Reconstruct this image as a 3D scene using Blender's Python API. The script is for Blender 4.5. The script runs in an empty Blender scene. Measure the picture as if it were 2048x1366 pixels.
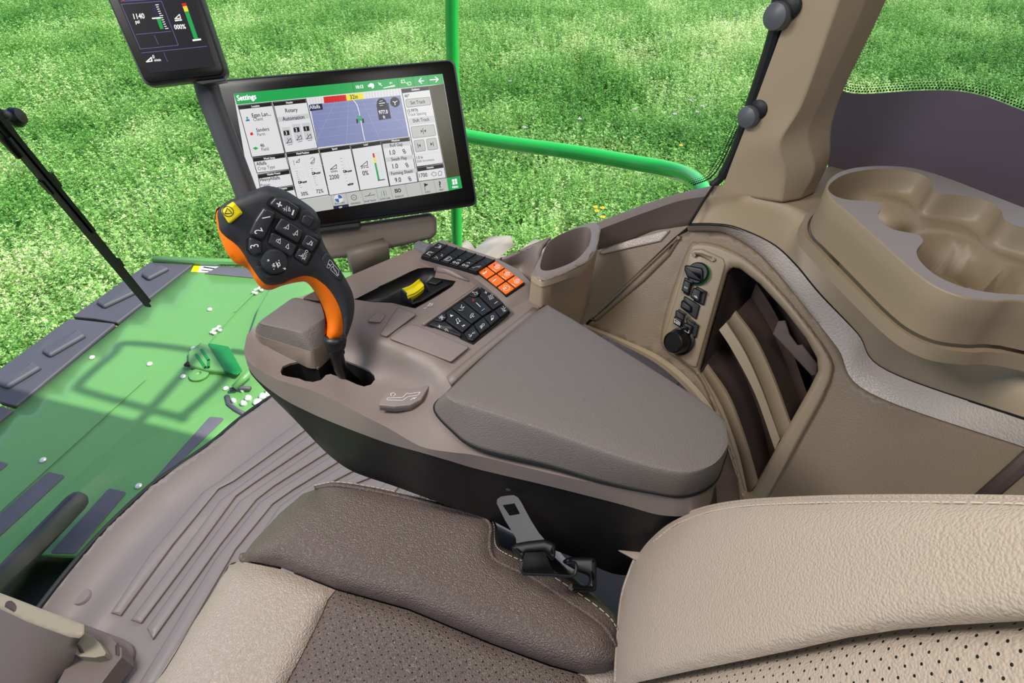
import bpy, math, random
import numpy as np
from mathutils import Vector, Matrix
from mathutils.geometry import delaunay_2d_cdt, tessellate_polygon

random.seed(7); rng = np.random.default_rng(7)
S = bpy.context.scene
COL = S.collection

# ------------------------------------------------------------------ camera
F_PX, PITCH, YAW, HCAM = 1150.0, math.radians(42), math.radians(15.4), 1.35
fw = Vector((math.cos(PITCH)*math.cos(YAW), math.cos(PITCH)*math.sin(YAW), -math.sin(PITCH)))
rt = Vector((math.sin(YAW), -math.cos(YAW), 0.0))
up = rt.cross(fw)
CAM = Vector((0, 0, HCAM))
cd = bpy.data.cameras.new('camera'); cam = bpy.data.objects.new('camera', cd); COL.objects.link(cam)
cd.sensor_fit = 'HORIZONTAL'; cd.sensor_width = 36.0; cd.lens = F_PX/2048*36.0
cd.clip_start = 0.02; cd.clip_end = 300
cam.matrix_world = Matrix(((rt.x, up.x, -fw.x, CAM.x), (rt.y, up.y, -fw.y, CAM.y), (rt.z, up.z, -fw.z, CAM.z), (0, 0, 0, 1)))
S.camera = cam

# ------------------------------------------------------------------ world, sun, exposure
S.view_settings.view_transform = 'Standard'; S.view_settings.look = 'None'
S.view_settings.exposure = 0.0; S.view_settings.gamma = 1.0
W = bpy.data.worlds.new('sky'); S.world = W; W.use_nodes = True
wn = W.node_tree; bg = wn.nodes['Background']
sky = wn.nodes.new('ShaderNodeTexSky'); sky.sky_type = 'NISHITA'; sky.sun_disc = False
sky.sun_elevation = math.radians(52); sky.sun_rotation = math.radians(150); sky.air_density = 1.0; sky.dust_density = 2.5
wn.links.new(sky.outputs[0], bg.inputs[0]); bg.inputs[1].default_value = 0.24
SUN_DIR = Vector((-0.05, 0.62, -0.82)).normalized()       # the way the light travels
sd = bpy.data.lights.new('sun', 'SUN'); sun = bpy.data.objects.new('sun', sd); COL.objects.link(sun)
sd.energy = 5.6; sd.angle = math.radians(0.6); sd.color = (1.0, 0.96, 0.88)
sun.rotation_euler = SUN_DIR.to_track_quat('-Z', 'Y').to_euler(); sun.location = (0, -3, 6)
# two unseen area lamps, added under the roof to brighten the interior
for nm, loc, e, s in (('fill_light', (0.10, 0.95, 1.83), 20.0, 0.5), ('fill_light.001', (0.15, -0.10, 1.83), 5.5, 0.4)):
    ld = bpy.data.lights.new(nm, 'AREA'); ld.shape = 'SQUARE'; ld.size = s; ld.energy = e; ld.color = (1, 0.96, 0.92)
    lo = bpy.data.objects.new(nm, ld); COL.objects.link(lo); lo.location = loc
S.cycles.max_bounces = 8; S.cycles.transparent_max_bounces = 16; S.cycles.use_denoising = True
S.cycles.caustics_reflective = False; S.cycles.caustics_refractive = False
S.cycles.sample_clamp_indirect = 4.0

# ------------------------------------------------------------------ geometry of a view ray: photograph pixel -> point on a real surface
def ray(x, y):
    x = float(x); y = float(y)
    return (x-1024)*rt - (y-683)*up + F_PX*fw
def PZ(x, y, z): d = ray(x, y); return CAM + d*((float(z)-HCAM)/d.z)
def PX(x, y, X): d = ray(x, y); return CAM + d*((X-CAM.x)/d.x)
def PY(x, y, Y): d = ray(x, y); return CAM + d*((Y-CAM.y)/d.y)
def drop(U, x, y):
    """the point of the ray nearest to the vertical line through U"""
    d = ray(x, y); t = ((U.x-CAM.x)*d.x + (U.y-CAM.y)*d.y)/(d.x*d.x+d.y*d.y); return CAM + d*t
class Pl:
    def __init__(s, o, n, ex=None):
        s.o = Vector(o); s.n = Vector(n).normalized()
        if (CAM-s.o).dot(s.n) < 0: s.n = -s.n
        ex = Vector(ex) if ex is not None else Vector((1, 0, 0))
        s.ex = (ex - s.n*ex.dot(s.n)).normalized(); s.ey = s.n.cross(s.ex)
    def at(s, x, y, h=0.0):
        d = ray(x, y); return CAM + d*((s.o + s.n*float(h) - CAM).dot(s.n)/d.dot(s.n))
    def to2(s, p): v = s.at(*p)-s.o; return Vector((v.dot(s.ex), v.dot(s.ey)))
    def fr(s, a, b, h=0.0): return s.o + s.ex*float(a) + s.ey*float(b) + s.n*float(h)
def Z_(z): return Pl((0, 0, z), (0, 0, 1))
def quadplane(c, width):
    r = np.array([list(ray(*p)) for p in c]); A = np.array([r[0], -r[1], r[2], -r[3]]).T
    d = np.linalg.svd(A)[2][-1]; d = d/d[0]
    q = [Vector(a*b) for a, b in zip(d, r)]; s = width/(q[1]-q[0]).length
    q = [CAM+p*s for p in q]
    return Pl(q[0], (q[1]-q[0]).cross(q[3]-q[0]), q[1]-q[0]), q
def Q(x0, y0, s): return lambda *pts: [(x0+a*s, y0+b*s) for a, b in pts]

# ------------------------------------------------------------------ mesh helpers
class MB:
    def __init__(s): s.v = []; s.f = []; s.m = []
    def add(s, vs, fs, mi=0):
        o = len(s.v); s.v += [Vector(v) for v in vs]
        for f in fs:
            if len(set(f)) == len(f) and len(f) > 2: s.f.append(tuple(i+o for i in f)); s.m.append(mi)
    def build(s, name, mats, parent=None, angle=32, flat=False, recalc=True):
        off = Vector((0, 0, 0)); p = parent
        while p is not None: off += p.location; p = p.parent
        me = bpy.data.meshes.new(name)
        me.from_pydata([v-off for v in s.v], [], s.f)
        if not isinstance(mats, (list, tuple)): mats = [mats]
        for m in mats: me.materials.append(m)
        me.polygons.foreach_set('material_index', s.m)
        me.polygons.foreach_set('use_smooth', [not flat]*len(s.f))
        me.update(); me.validate()
        if not flat:
            me.set_sharp_from_angle(angle=math.radians(angle))
        me.update()
        if recalc:
            import bmesh
            b = bmesh.new(); b.from_mesh(me); bmesh.ops.remove_doubles(b, verts=b.verts, dist=1e-6)
            bmesh.ops.recalc_face_normals(b, faces=b.faces); b.to_mesh(me); b.free()
        o = bpy.data.objects.new(name, me); COL.objects.link(o)
        if parent is not None: o.parent = parent
        return o
def spl(keys, n=8, closed=False):
    """Catmull-Rom through the keys (tuples or Vectors)"""
    K = [Vector(k) for k in keys]; out = []; N = len(K)
    for i in range(N if closed else N-1):
        p1, p2 = K[i], K[(i+1) % N]
        p0 = K[(i-1) % N] if (closed or i > 0) else p1*2-p2
        p3 = K[(i+2) % N] if (closed or i+2 < N) else p2*2-p1
        for k in range(n):
            t = k/n; t2 = t*t; t3 = t2*t
            out.append(0.5*((2*p1)+(p2-p0)*t+(2*p0-5*p1+4*p2-p3)*t2+(3*p1-p0-3*p2+p3)*t3))
    if not closed: out.append(K[-1])
    return out
def loft(mb, rows, closed=False, cap0=False, cap1=False, mi=0):
    n = len(rows[0]); vs = [v for r in rows for v in r]; fs = []
    for j in range(len(rows)-1):
        for i in range(n if closed else n-1):
            a = j*n+i; b = j*n+(i+1) % n; fs.append((a, b, b+n, a+n))
    mb.add(vs, fs, mi)
    if cap0: mb.add(rows[0], [tuple(range(n))], mi)
    if cap1: mb.add(rows[-1], [tuple(range(n))], mi)
def dens(rows, n=4):
    """insert smooth rows between the rows"""
    cols = [spl([r[i] for r in rows], n) for i in range(len(rows[0]))]
    return [[c[j] for c in cols] for j in range(len(cols[0]))]
def thicken(mb, rows, t, mi=0):
    """open grid of rows made into a shell: t is the offset vector of the back side"""
    t = Vector(t); loft(mb, rows, mi=mi); b = [[v+t for v in r] for r in rows]; loft(mb, b, mi=mi)
    loft(mb, [rows[0], b[0]], mi=mi); loft(mb, [rows[-1], b[-1]], mi=mi)
    loft(mb, [[r[0] for r in rows], [r[0] for r in b]], mi=mi); loft(mb, [[r[-1] for r in rows], [r[-1] for r in b]], mi=mi)
def inside(P, poly):
    x, y = P[:, 0], P[:, 1]; c = np.zeros(len(P), bool); n = len(poly)
    for i in range(n):
        x1, y1 = poly[i]; x2, y2 = poly[(i+1) % n]
        if y1 == y2: continue
        c ^= ((y1 > y) != (y2 > y)) & (x < (x2-x1)*(y-y1)/(y2-y1)+x1)
    return c
def edist(P, poly, closed=True):
    d = np.full(len(P), 1e9); n = len(poly)
    for i in range(n if closed else n-1):
        a = np.array(poly[i], float); b = np.array(poly[(i+1) % n], float); ab = b-a
        t = np.clip(((P-a)@ab)/max(ab@ab, 1e-9), 0, 1); q = a+t[:, None]*ab
        d = np.minimum(d, np.hypot(*(P-q).T))
    return d
def resamp(poly, step):
    out = []; n = len(poly)
    for i in range(n):
        a = Vector(poly[i][:2]); b = Vector(poly[(i+1) % n][:2]); k = max(1, int((b-a).length/step))
        for j in range(k): out.append(tuple(a.lerp(b, j/k)))
    return out
def sheet(mb, outline, fn, holes=(), step=10.0, thick=None, mi=0, hmi=None):
    """a surface over an outline; fn(P) takes an Nx2 array and returns the 3-D points; thick makes it solid"""
    ol = resamp(outline, step); hs = [resamp(h, step) for h in holes]
    A = np.array(ol); x0, y0 = A.min(0); x1, y1 = A.max(0)
    gx, gy = np.meshgrid(np.arange(x0+step/2, x1, step), np.arange(y0+step/2, y1, step*0.9))
    gx[1::2] += step/2
    G = np.stack([gx.ravel(), gy.ravel()], 1)
    k = inside(G, ol) & (edist(G, ol) > step*0.45)
    for h in hs: k &= ~inside(G, h) & (edist(G, h) > step*0.45)
    G = G[k]
    pts = list(ol); ed = [(i, (i+1) % len(ol)) for i in range(len(ol))]
    for h in hs:
        o = len(pts); pts += h; ed += [(o+i, o+(i+1) % len(h)) for i in range(len(h))]
    pts += [tuple(g) for g in G]
    v, _, f, *_r = delaunay_2d_cdt([Vector(p) for p in pts], ed, [], 0, 1e-4)
    V = np.array([tuple(p) for p in v]); f = [t for t in f if len(t) == 3]
    cen = np.array([V[list(t)].mean(0) for t in f]); kk = inside(cen, ol)
    for h in hs: kk &= ~inside(cen, h)
    f = [tuple(t) for t, q in zip(f, kk) if q]
    P3 = [Vector(p) for p in fn(V)]
    mb.add(P3, f, mi)
    if thick is not None:
        t = thick if callable(thick) else (lambda p: p+Vector(thick))
        B3 = [t(p) for p in P3]; mb.add(B3, [tuple(reversed(q)) for q in f], mi)
        cnt = {}
        for q in f:
            for a, b in ((q[0], q[1]), (q[1], q[2]), (q[2], q[0])): cnt[(a, b)] = 1
        for (a, b) in list(cnt):
            if (b, a) not in cnt: mb.add([P3[a], P3[b], B3[b], B3[a]], [(0, 1, 2, 3)], mi)
    return P3
def fz(zf):
    """surface given by its height at a pixel: number, or function of Nx2"""
    def fn(V):
        z = zf(V) if callable(zf) else np.full(len(V), zf)
        return [PZ(x, y, h) for (x, y), h in zip(V, z)]
    return fn
def fp(pl, hf=0.0):
    def fn(V):
        h = hf(V) if callable(hf) else np.full(len(V), hf)
        return [pl.at(x, y, q) for (x, y), q in zip(V, h)]
    return fn
def tps(pts, scale=100.0):
    A = np.array(pts, float); X = A[:, :2]/scale; z = A[:, 2]; n = len(X)
    U = lambda r: np.where(r > 1e-9, r*r*np.log(np.maximum(r, 1e-9)), 0)
    K = U(np.linalg.norm(X[:, None]-X[None], axis=2)) + np.eye(n)*0.02
    Pm = np.c_[np.ones(n), X]; M = np.block([[K, Pm], [Pm.T, np.zeros((3, 3))]])
    w = np.linalg.solve(M, np.r_[z, 0, 0, 0])
    def f(V):
        Y = np.asarray(V)/scale; r = np.linalg.norm(Y[:, None]-X[None], axis=2)
        return U(r)@w[:n] + w[n] + Y@w[n+1:]
    return f
def puff(poly, w, h, base=0.0, closed=True):
    def f(V):
        t = np.clip(edist(V, poly, closed)/w, 0, 1); return (base(V) if callable(base) else base) + h*np.sqrt(np.clip(1-(1-t)**2, 0, 1))
    return f
def area2(p): return sum(p[i].x*p[(i+1) % len(p)].y-p[(i+1) % len(p)].x*p[i].y for i in range(len(p)))/2
def rnd(p, r, n=5):
    if r <= 0: return p
    out = []; N = len(p)
    for i in range(N):
        a, b, c = p[i-1], p[i], p[(i+1) % N]; u = (a-b); v = (c-b); lu, lv = u.length, v.length
        if lu < 1e-9 or lv < 1e-9: continue
        u = u/lu; v = v/lv; ang = math.acos(max(-1, min(1, u.dot(v))))
        if ang > math.radians(172): out.append(b); continue
        t = min(r/math.tan(ang/2), lu*0.48, lv*0.48)
        p1, p2 = b+u*t, b+v*t
        for k in range(n+1):
            s = k/n; out.append(p1*(1-s)**2 + b*2*s*(1-s) + p2*s*s)
    return out
def inset(p, d):
    if abs(d) < 1e-9: return list(p)
    out = []; N = len(p)
    for i in range(N):
        a, b, c = p[i-1], p[i], p[(i+1) % N]
        e1 = (b-a); e2 = (c-b)
        if e1.length < 1e-9: e1 = e2
        if e2.length < 1e-9: e2 = e1
        e1 = e1.normalized(); e2 = e2.normalized()
        n1 = Vector((-e1.y, e1.x)); n2 = Vector((-e2.y, e2.x)); m = n1+n2
        m = m/max(m.length_squared, 0.5)*2 if m.length > 1e-6 else n1
        out.append(b+m*d)
    return out
def slab2(mb, pl, p2, h0, h1, bev=0.0, rad=0.0, mi=0, seg=3, cap0=True, top_mi=None):
    p2 = [Vector(q) for q in p2]
    if area2(p2) < 0: p2.reverse()
    if bev > 0:
        q = []
        for v in p2:
            if not q or (v-q[-1]).length > 1.3*bev: q.append(v)
            else: q[-1] = (q[-1]+v)/2
        if len(q) > 3 and (q[0]-q[-1]).length < 1.3*bev: q[0] = (q[0]+q[-1])/2; q.pop()
        p2 = q; rad = max(rad, bev*1.15)
    p2 = rnd(p2, rad)
    rings = [[pl.fr(q.x, q.y, h0) for q in p2]]
    if bev > 0:
        for k in range(seg+1):
            a = math.pi/2*k/seg; r = inset(p2, bev*(1-math.cos(a))); rings.append([pl.fr(q.x, q.y, h1-bev+bev*math.sin(a)) for q in r])
    else: rings.append([pl.fr(q.x, q.y, h1) for q in p2])
    loft(mb, rings, closed=True, cap0=cap0, mi=mi)
    last = [Vector((( v-pl.o).dot(pl.ex), (v-pl.o).dot(pl.ey))) for v in rings[-1]]
    tr = tessellate_polygon([[Vector((q.x, q.y, 0)) for q in last]])
    mb.add(rings[-1], [tuple(t) for t in tr], mi if top_mi is None else top_mi)
def slab(mb, pl, px, h0, h1, bev=0.0, rad=0.0, mi=0, **k): slab2(mb, pl, [pl.to2(p) for p in px], h0, h1, bev, rad, mi, **k)
def tube(mb, pts, r, n=12, mi=0, closed=False, cap=True, flatn=None):
    pts = [Vector(p) for p in pts]; N = len(pts)
    R = list(r) if isinstance(r, (list, tuple)) else [r]*N
    t0 = (pts[1]-pts[0]).normalized(); a = Vector((0, 0, 1)) if abs(t0.z) < 0.9 else Vector((1, 0, 0)); u = t0.cross(a).normalized(); rows = []
    for i in range(N):
        t = (pts[min(i+1, N-1)]-pts[max(i-1, 0)])
        if closed: t = pts[(i+1) % N]-pts[i-1]
        t.normalize(); u = (u-t*u.dot(t)).normalized(); w = t.cross(u)
        rows.append([pts[i]+(u*math.cos(q)+w*math.sin(q))*R[i] for q in [2*math.pi*k/n for k in range(n)]])
    if closed: rows.append(rows[0])
    loft(mb, rows, closed=True, cap0=cap and not closed, cap1=cap and not closed, mi=mi)
def lathe(mb, o, ax, prof, n=28, mi=0):
    o = Vector(o); ax = Vector(ax).normalized(); a = Vector((0, 0, 1)) if abs(ax.z) < 0.9 else Vector((1, 0, 0)); u = ax.cross(a).normalized(); w = ax.cross(u)
    rows = [[o+ax*h+(u*math.cos(q)+w*math.sin(q))*r for q in [2*math.pi*k/n for k in range(n)]] for r, h in prof]
    loft(mb, rows, closed=True, cap0=True, cap1=True, mi=mi)
def box(mb, c, d, mi=0, M=None):
    c = Vector(c); vs = [Vector((sx*d[0]/2, sy*d[1]/2, sz*d[2]/2)) for sx in (-1, 1) for sy in (-1, 1) for sz in (-1, 1)]
    vs = [c+(M@v if M is not None else v) for v in vs]
    mb.add(vs, [(0, 1, 3, 2), (4, 6, 7, 5), (0, 4, 5, 1), (2, 3, 7, 6), (0, 2, 6, 4), (1, 5, 7, 3)], mi)
def stroke2(mb, pl, p, w, h, mi=0, closed=False):
    p = [Vector(q) for q in p]; n = len(p)
    for i in range(n if closed else n-1):
        a, b = p[i], p[(i+1) % n]; d = b-a
        if d.length < 1e-7: continue
        d.normalize(); m = Vector((-d.y, d.x))*w/2; d = d*w*0.35
        mb.add([pl.fr(*(a-d+m), h), pl.fr(*(a-d-m), h), pl.fr(*(b+d-m), h), pl.fr(*(b+d+m), h)], [(0, 1, 2, 3)], mi)
def stroke(mb, pl, px, w, h, mi=0, closed=False): stroke2(mb, pl, [pl.to2(q) for q in px], w, h, mi, closed)
def poly(mb, pl, px, h, mi=0):
    p = [pl.to2(q) for q in px]; tr = tessellate_polygon([[Vector((q.x, q.y, 0)) for q in p]])
    mb.add([pl.fr(q.x, q.y, h) for q in p], [tuple(t) for t in tr], mi)
def circ2(c, r, n=20, a0=0, a1=2*math.pi): return [Vector((c[0]+r*math.cos(a0+(a1-a0)*k/n), c[1]+r*math.sin(a0+(a1-a0)*k/n))) for k in range(n if abs(a1-a0) > 6.2 else n+1)]
_tc = {}
def glyph(s):
    if s not in _tc:
        cu = bpy.data.curves.new('t', 'FONT'); cu.body = s; cu.size = 1.0; cu.resolution_u = 3
        o = bpy.data.objects.new('t', cu); COL.objects.link(o); bpy.context.view_layer.update()
        me = bpy.data.meshes.new_from_object(o.evaluated_get(bpy.context.evaluated_depsgraph_get()))
        v = [tuple(q.co[:2]) for q in me.vertices]; f = [tuple(p.vertices) for p in me.polygons]
        bpy.data.objects.remove(o); bpy.data.curves.remove(cu); bpy.data.meshes.remove(me); _tc[s] = (v, f)
    return _tc[s]
def text(mb, s, pl, px, size, h, mi=0, align='L', d=None, bold=0.0, sx=.82):
    """size: cap height in metres; d: pixel the baseline points at (None: along the plane's x axis)"""
    v, f = glyph(s)
    if not v: return
    a = pl.to2(px); u = Vector((1, 0)) if d is None else (pl.to2(d)-a).normalized(); w = Vector((-u.y, u.x))
    if pl.n.dot(pl.ex.cross(pl.ey)) < 0: w = -w
    x0 = min(q[0] for q in v); x1 = max(q[0] for q in v); k = size/0.70
    ox = {'L': x0, 'C': (x0+x1)/2, 'R': x1}[align]
    offs = [(0, 0)] if not bold else [(-bold, 0), (bold, 0), (0, bold), (0, -bold)]
    for i, (bx, by) in enumerate(offs):
        P = [a+u*((q[0]-ox)*k*sx+bx*size)+w*(q[1]*k+by*size) for q in v]
        mb.add([pl.fr(q.x, q.y, h+i*3e-6) for q in P], f, mi)

# ------------------------------------------------------------------ objects
def thing(name, label, cat, loc, group=None):
    o = bpy.data.objects.new(name, None); o.empty_display_size = 0.05; COL.objects.link(o); o.location = Vector(loc)
    o['label'] = label; o['category'] = cat
    if group: o['group'] = group
    return o
def tag(o, label, cat, group=None, kind=None):
    o['label'] = label; o['category'] = cat
    if group: o['group'] = group
    if kind: o['kind'] = kind
    return o
def struct(o, label=None):
    o['kind'] = 'structure'
    if label: o['label'] = label
    return o

# ------------------------------------------------------------------ materials
def lin(h):
    h = h.lstrip('#'); c = [int(h[i:i+2], 16)/255 for i in (0, 2, 4)]
    return tuple((x/12.92 if x <= 0.04045 else ((x+0.055)/1.055)**2.4) for x in c)+(1,)
def mat(name, col, rough=0.5, metal=0.0, bump=None, var=0.0, coat=0.0, spec=0.5, emit=None, estr=1.0, vscale=6.0):
    m = bpy.data.materials.new(name); m.use_nodes = True; nt = m.node_tree; b = nt.nodes['Principled BSDF']
    c = lin(col) if isinstance(col, str) else tuple(col)+(1,)*(4-len(col))
    b.inputs['Base Color'].default_value = c; b.inputs['Roughness'].default_value = rough; b.inputs['Metallic'].default_value = metal
    b.inputs['Coat Weight'].default_value = coat; b.inputs['Specular IOR Level'].default_value = spec
    tc = nt.nodes.new('ShaderNodeNewGeometry')
    if var > 0:
        n = nt.nodes.new('ShaderNodeTexNoise'); n.inputs['Scale'].default_value = vscale; n.inputs['Detail'].default_value = 4
        nt.links.new(tc.outputs['Position'], n.inputs['Vector'])
        mx = nt.nodes.new('ShaderNodeMix'); mx.data_type = 'RGBA'; mx.inputs[6].default_value = tuple(x*(1-var) for x in c[:3])+(1,); mx.inputs[7].default_value = tuple(min(1, x*(1+var)) for x in c[:3])+(1,)
        nt.links.new(n.outputs['Fac'], mx.inputs[0]); nt.links.new(mx.outputs[2], b.inputs['Base Color'])
    if emit:
        b.inputs['Emission Color'].default_value = lin(emit); b.inputs['Emission Strength'].default_value = estr
    if bump:
        kind, sc, st = bump[:3]
        if kind == 'leather':
            v = nt.nodes.new('ShaderNodeTexVoronoi'); v.feature = 'F1'; v.inputs['Scale'].default_value = sc
            wv = nt.nodes.new('ShaderNodeTexNoise'); wv.inputs['Scale'].default_value = sc*0.35; wv.inputs['Detail'].default_value = 2
            ad = nt.nodes.new('ShaderNodeVectorMath'); ad.operation = 'MULTIPLY_ADD'
            ad.inputs[1].default_value = (0.004, 0.004, 0.004); nt.links.new(wv.outputs['Color'], ad.inputs[0]); nt.links.new(tc.outputs['Position'], ad.inputs[2]); nt.links.new(tc.outputs['Position'], wv.inputs['Vector'])
            nt.links.new(ad.outputs[0], v.inputs['Vector']); src = v.outputs['Distance']
        else:
            v = nt.nodes.new('ShaderNodeTexNoise'); v.inputs['Scale'].default_value = sc; v.inputs['Detail'].default_value = 3
            nt.links.new(tc.outputs['Position'], v.inputs['Vector']); src = v.outputs['Fac']
        bp = nt.nodes.new('ShaderNodeBump'); bp.inputs['Strength'].default_value = st; bp.inputs['Distance'].default_value = bump[3] if len(bump) > 3 else 0.001
        if kind == 'leather': bp.invert = True
        nt.links.new(src, bp.inputs['Height']); nt.links.new(bp.outputs[0], b.inputs['Normal'])
    return m
def emis(name, col, s=1.0):
    m = bpy.data.materials.new(name); m.use_nodes = True; nt = m.node_tree; b = nt.nodes['Principled BSDF']
    b.inputs['Base Color'].default_value = (0.01, 0.01, 0.01, 1); b.inputs['Roughness'].default_value = 0.25; b.inputs['Specular IOR Level'].default_value = 0.3
    b.inputs['Emission Color'].default_value = lin(col); b.inputs['Emission Strength'].default_value = s
    return m
M = dict(
 sill=mat('warm_plastic', '#ab977f', .45, bump=('n', 1000, .25), var=.03),
 grain=mat('grained_strip', '#c2b4ac', .36, bump=('leather', 300, .55, .0012)),
 panel=mat('grained_panel', '#867460', .48, bump=('leather', 420, .3, .0008), var=.03),
 frame=mat('smooth_tan', '#9a8770', .42, bump=('n', 1200, .05)),
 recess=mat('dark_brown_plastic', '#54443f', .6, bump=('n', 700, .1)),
 console=mat('console_plastic', '#887a74', .34, bump=('n', 1300, .35), var=.02),
 console_side=mat('console_side_plastic', '#8e7c6c', .4, bump=('n', 1300, .3)),
 deckp=mat('console_deck_plastic', '#8a7c78', .42, bump=('n', 1500, .35)),
 pad=mat('armrest_vinyl', '#756b67', .5, bump=('leather', 620, .6, .0009)),
 blackbody=mat('black_body_plastic', '#131214', .45, bump=('n', 900, .08)),
 black=mat('black_plastic', '#131316', .42, bump=('n', 1500, .1)),
 key=mat('black_key_rubber', '#1b1b20', .5, bump=('n', 2500, .15)),
 keyhole=mat('dark_gap', '#050506', .8),
 joy=mat('dark_grey_grip', '#2c2d32', .5, bump=('n', 2600, .2)),
 joykey=mat('grip_key', '#2e2e33', .33),
 orange=mat('orange_grip', '#ff7a00', .4),
 okey=mat('orange_key', '#f5741c', .5),
 yellow=mat('yellow_plastic', '#f2dc00', .4),
 white=mat('white_print', '#f2f2f2', .6), red=mat('red_print', '#e03030', .6), blue=mat('blue_print', '#7ec4e8', .6), ink=mat('dark_print', '#2a2a2a', .6),
 steel=mat('dark_steel', '#3c3b40', .4, metal=.1), steelb=mat('bright_bolt', '#e8e8e4', .35, metal=.3),
 metal=mat('black_metal', '#1b1b1f', .35, metal=.4),
 wheelg=mat('ribbed_grey', '#74747a', .5), cupdeck=mat('cup_deck', '#86776d', .45),
 hinge=mat('hinge_grey', '#5a5a62', .4),
 web=mat('belt_webbing', '#0e0e10', .8, bump=('n', 800, .5)),
 green=mat('green_paint', '#639a55', .35, coat=.3, var=.04), greend=mat('dark_green_paint', '#0b7a38', .4),
 rail=mat('green_rail_paint', '#1db548', .25, coat=.5),
 rubber=mat('rubber', '#4c4c55', .6, var=.12, vscale=9), grip=mat('grey_grip_tape', '#5c5c66', .8, bump=('n', 600, .5), var=.12, vscale=14),
 bar=mat('dark_bar', '#34343c', .5),
 seatl=mat('beige_leather', '#ad9d90', .4, bump=('leather', 420, .8, .0016), var=.05),
 seatd=mat('taupe_leather', '#6c5d57', .38, bump=('leather', 480, .85, .0016), var=.06),
 backl=mat('pale_leather', '#c0ac9c', .45, bump=('leather', 430, .5, .0013), var=.04),
 thread=mat('pale_thread', '#cfc4b0', .8),
 floorm=mat('floor_mat', '#978c88', .42, bump=('n', 900, .1), var=.03), brown=mat('brown_mat', '#5c4b44', .6, bump=('leather', 330, .6, .001)),
 ped=mat('pedestal_plastic', '#7d6d66', .5, bump=('n', 1200, .1)), pedl=mat('pedestal_trim', '#a99b82', .45),
 ceil=mat('headliner', '#b8ab9a', .9), dust=mat('dusty_rubber', '#8f8b82', .9, var=.2, vscale=12),
 frit=mat('dark_frit', '#6a5f6c', .3), gasket=mat('black_gasket', '#15161a', .5),
 bezel=mat('gloss_black', '#040405', .3, spec=.25), dgrey=mat('display_shell', '#3c3d42', .45),
 bracket=mat('bracket_plastic', '#766a60', .5, bump=('n', 1500, .08)),
 wiper=mat('wiper_black', '#22251f', .35, metal=.3),
)
def perf(base, name, sc=1/0.011, r=0.13, plane='xy', O=None, ex=None, ey=None):
    """leather punched with a staggered grid of small holes"""
    m = base.copy(); m.name = name; nt = m.node_tree; b = nt.nodes['Principled BSDF']
    g = nt.nodes.new('ShaderNodeNewGeometry')
    def dot(vec):
        n = nt.nodes.new('ShaderNodeVectorMath'); n.operation = 'DOT_PRODUCT'; n.inputs[1].default_value = vec; nt.links.new(g.outputs['Position'], n.inputs[0]); return n.outputs['Value']
    def mth(op, a, c=None):
        n = nt.nodes.new('ShaderNodeMath'); n.operation = op
        for i, q in enumerate((a, c)):
            if q is None: continue
            if isinstance(q, (int, float)): n.inputs[i].default_value = q
            else: nt.links.new(q, n.inputs[i])
        return n.outputs[0]
    a = mth('MULTIPLY', dot(ex), sc); c = mth('MULTIPLY', dot(ey), sc)
    fa = mth('SUBTRACT', mth('FRACT', a), .5); fc = mth('SUBTRACT', mth('FRACT', c), .5)
    d = mth('SQRT', mth('ADD', mth('MULTIPLY', fa, fa), mth('MULTIPLY', fc, fc)))
    k = mth('LESS_THAN', d, r)
    mx = nt.nodes.new('ShaderNodeMix'); mx.data_type = 'RGBA'; old = b.inputs['Base Color']
    if old.links: nt.links.new(old.links[0].from_socket, mx.inputs[6])
    else: mx.inputs[6].default_value = old.default_value
    mx.inputs[7].default_value = (0.008, 0.007, 0.006, 1)
    nt.links.new(k, mx.inputs[0]); nt.links.new(mx.outputs[2], b.inputs['Base Color'])
    return m
def glass_mat():
    m = bpy.data.materials.new('cab_glass'); m.use_nodes = True; nt = m.node_tree; nt.nodes.clear()
    o = nt.nodes.new('ShaderNodeOutputMaterial'); t = nt.nodes.new('ShaderNodeBsdfTransparent'); t.inputs[0].default_value = (.97, .985, .97, 1)
    g = nt.nodes.new('ShaderNodeBsdfGlossy'); g.inputs['Roughness'].default_value = 0.03; x = nt.nodes.new('ShaderNodeMixShader')
    fr = nt.nodes.new('ShaderNodeFresnel'); fr.inputs[0].default_value = 1.45
    nt.links.new(fr.outputs[0], x.inputs[0]); nt.links.new(t.outputs[0], x.inputs[1]); nt.links.new(g.outputs[0], x.inputs[2]); nt.links.new(x.outputs[0], o.inputs[0])
    return m
GLASS = glass_mat()
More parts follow.
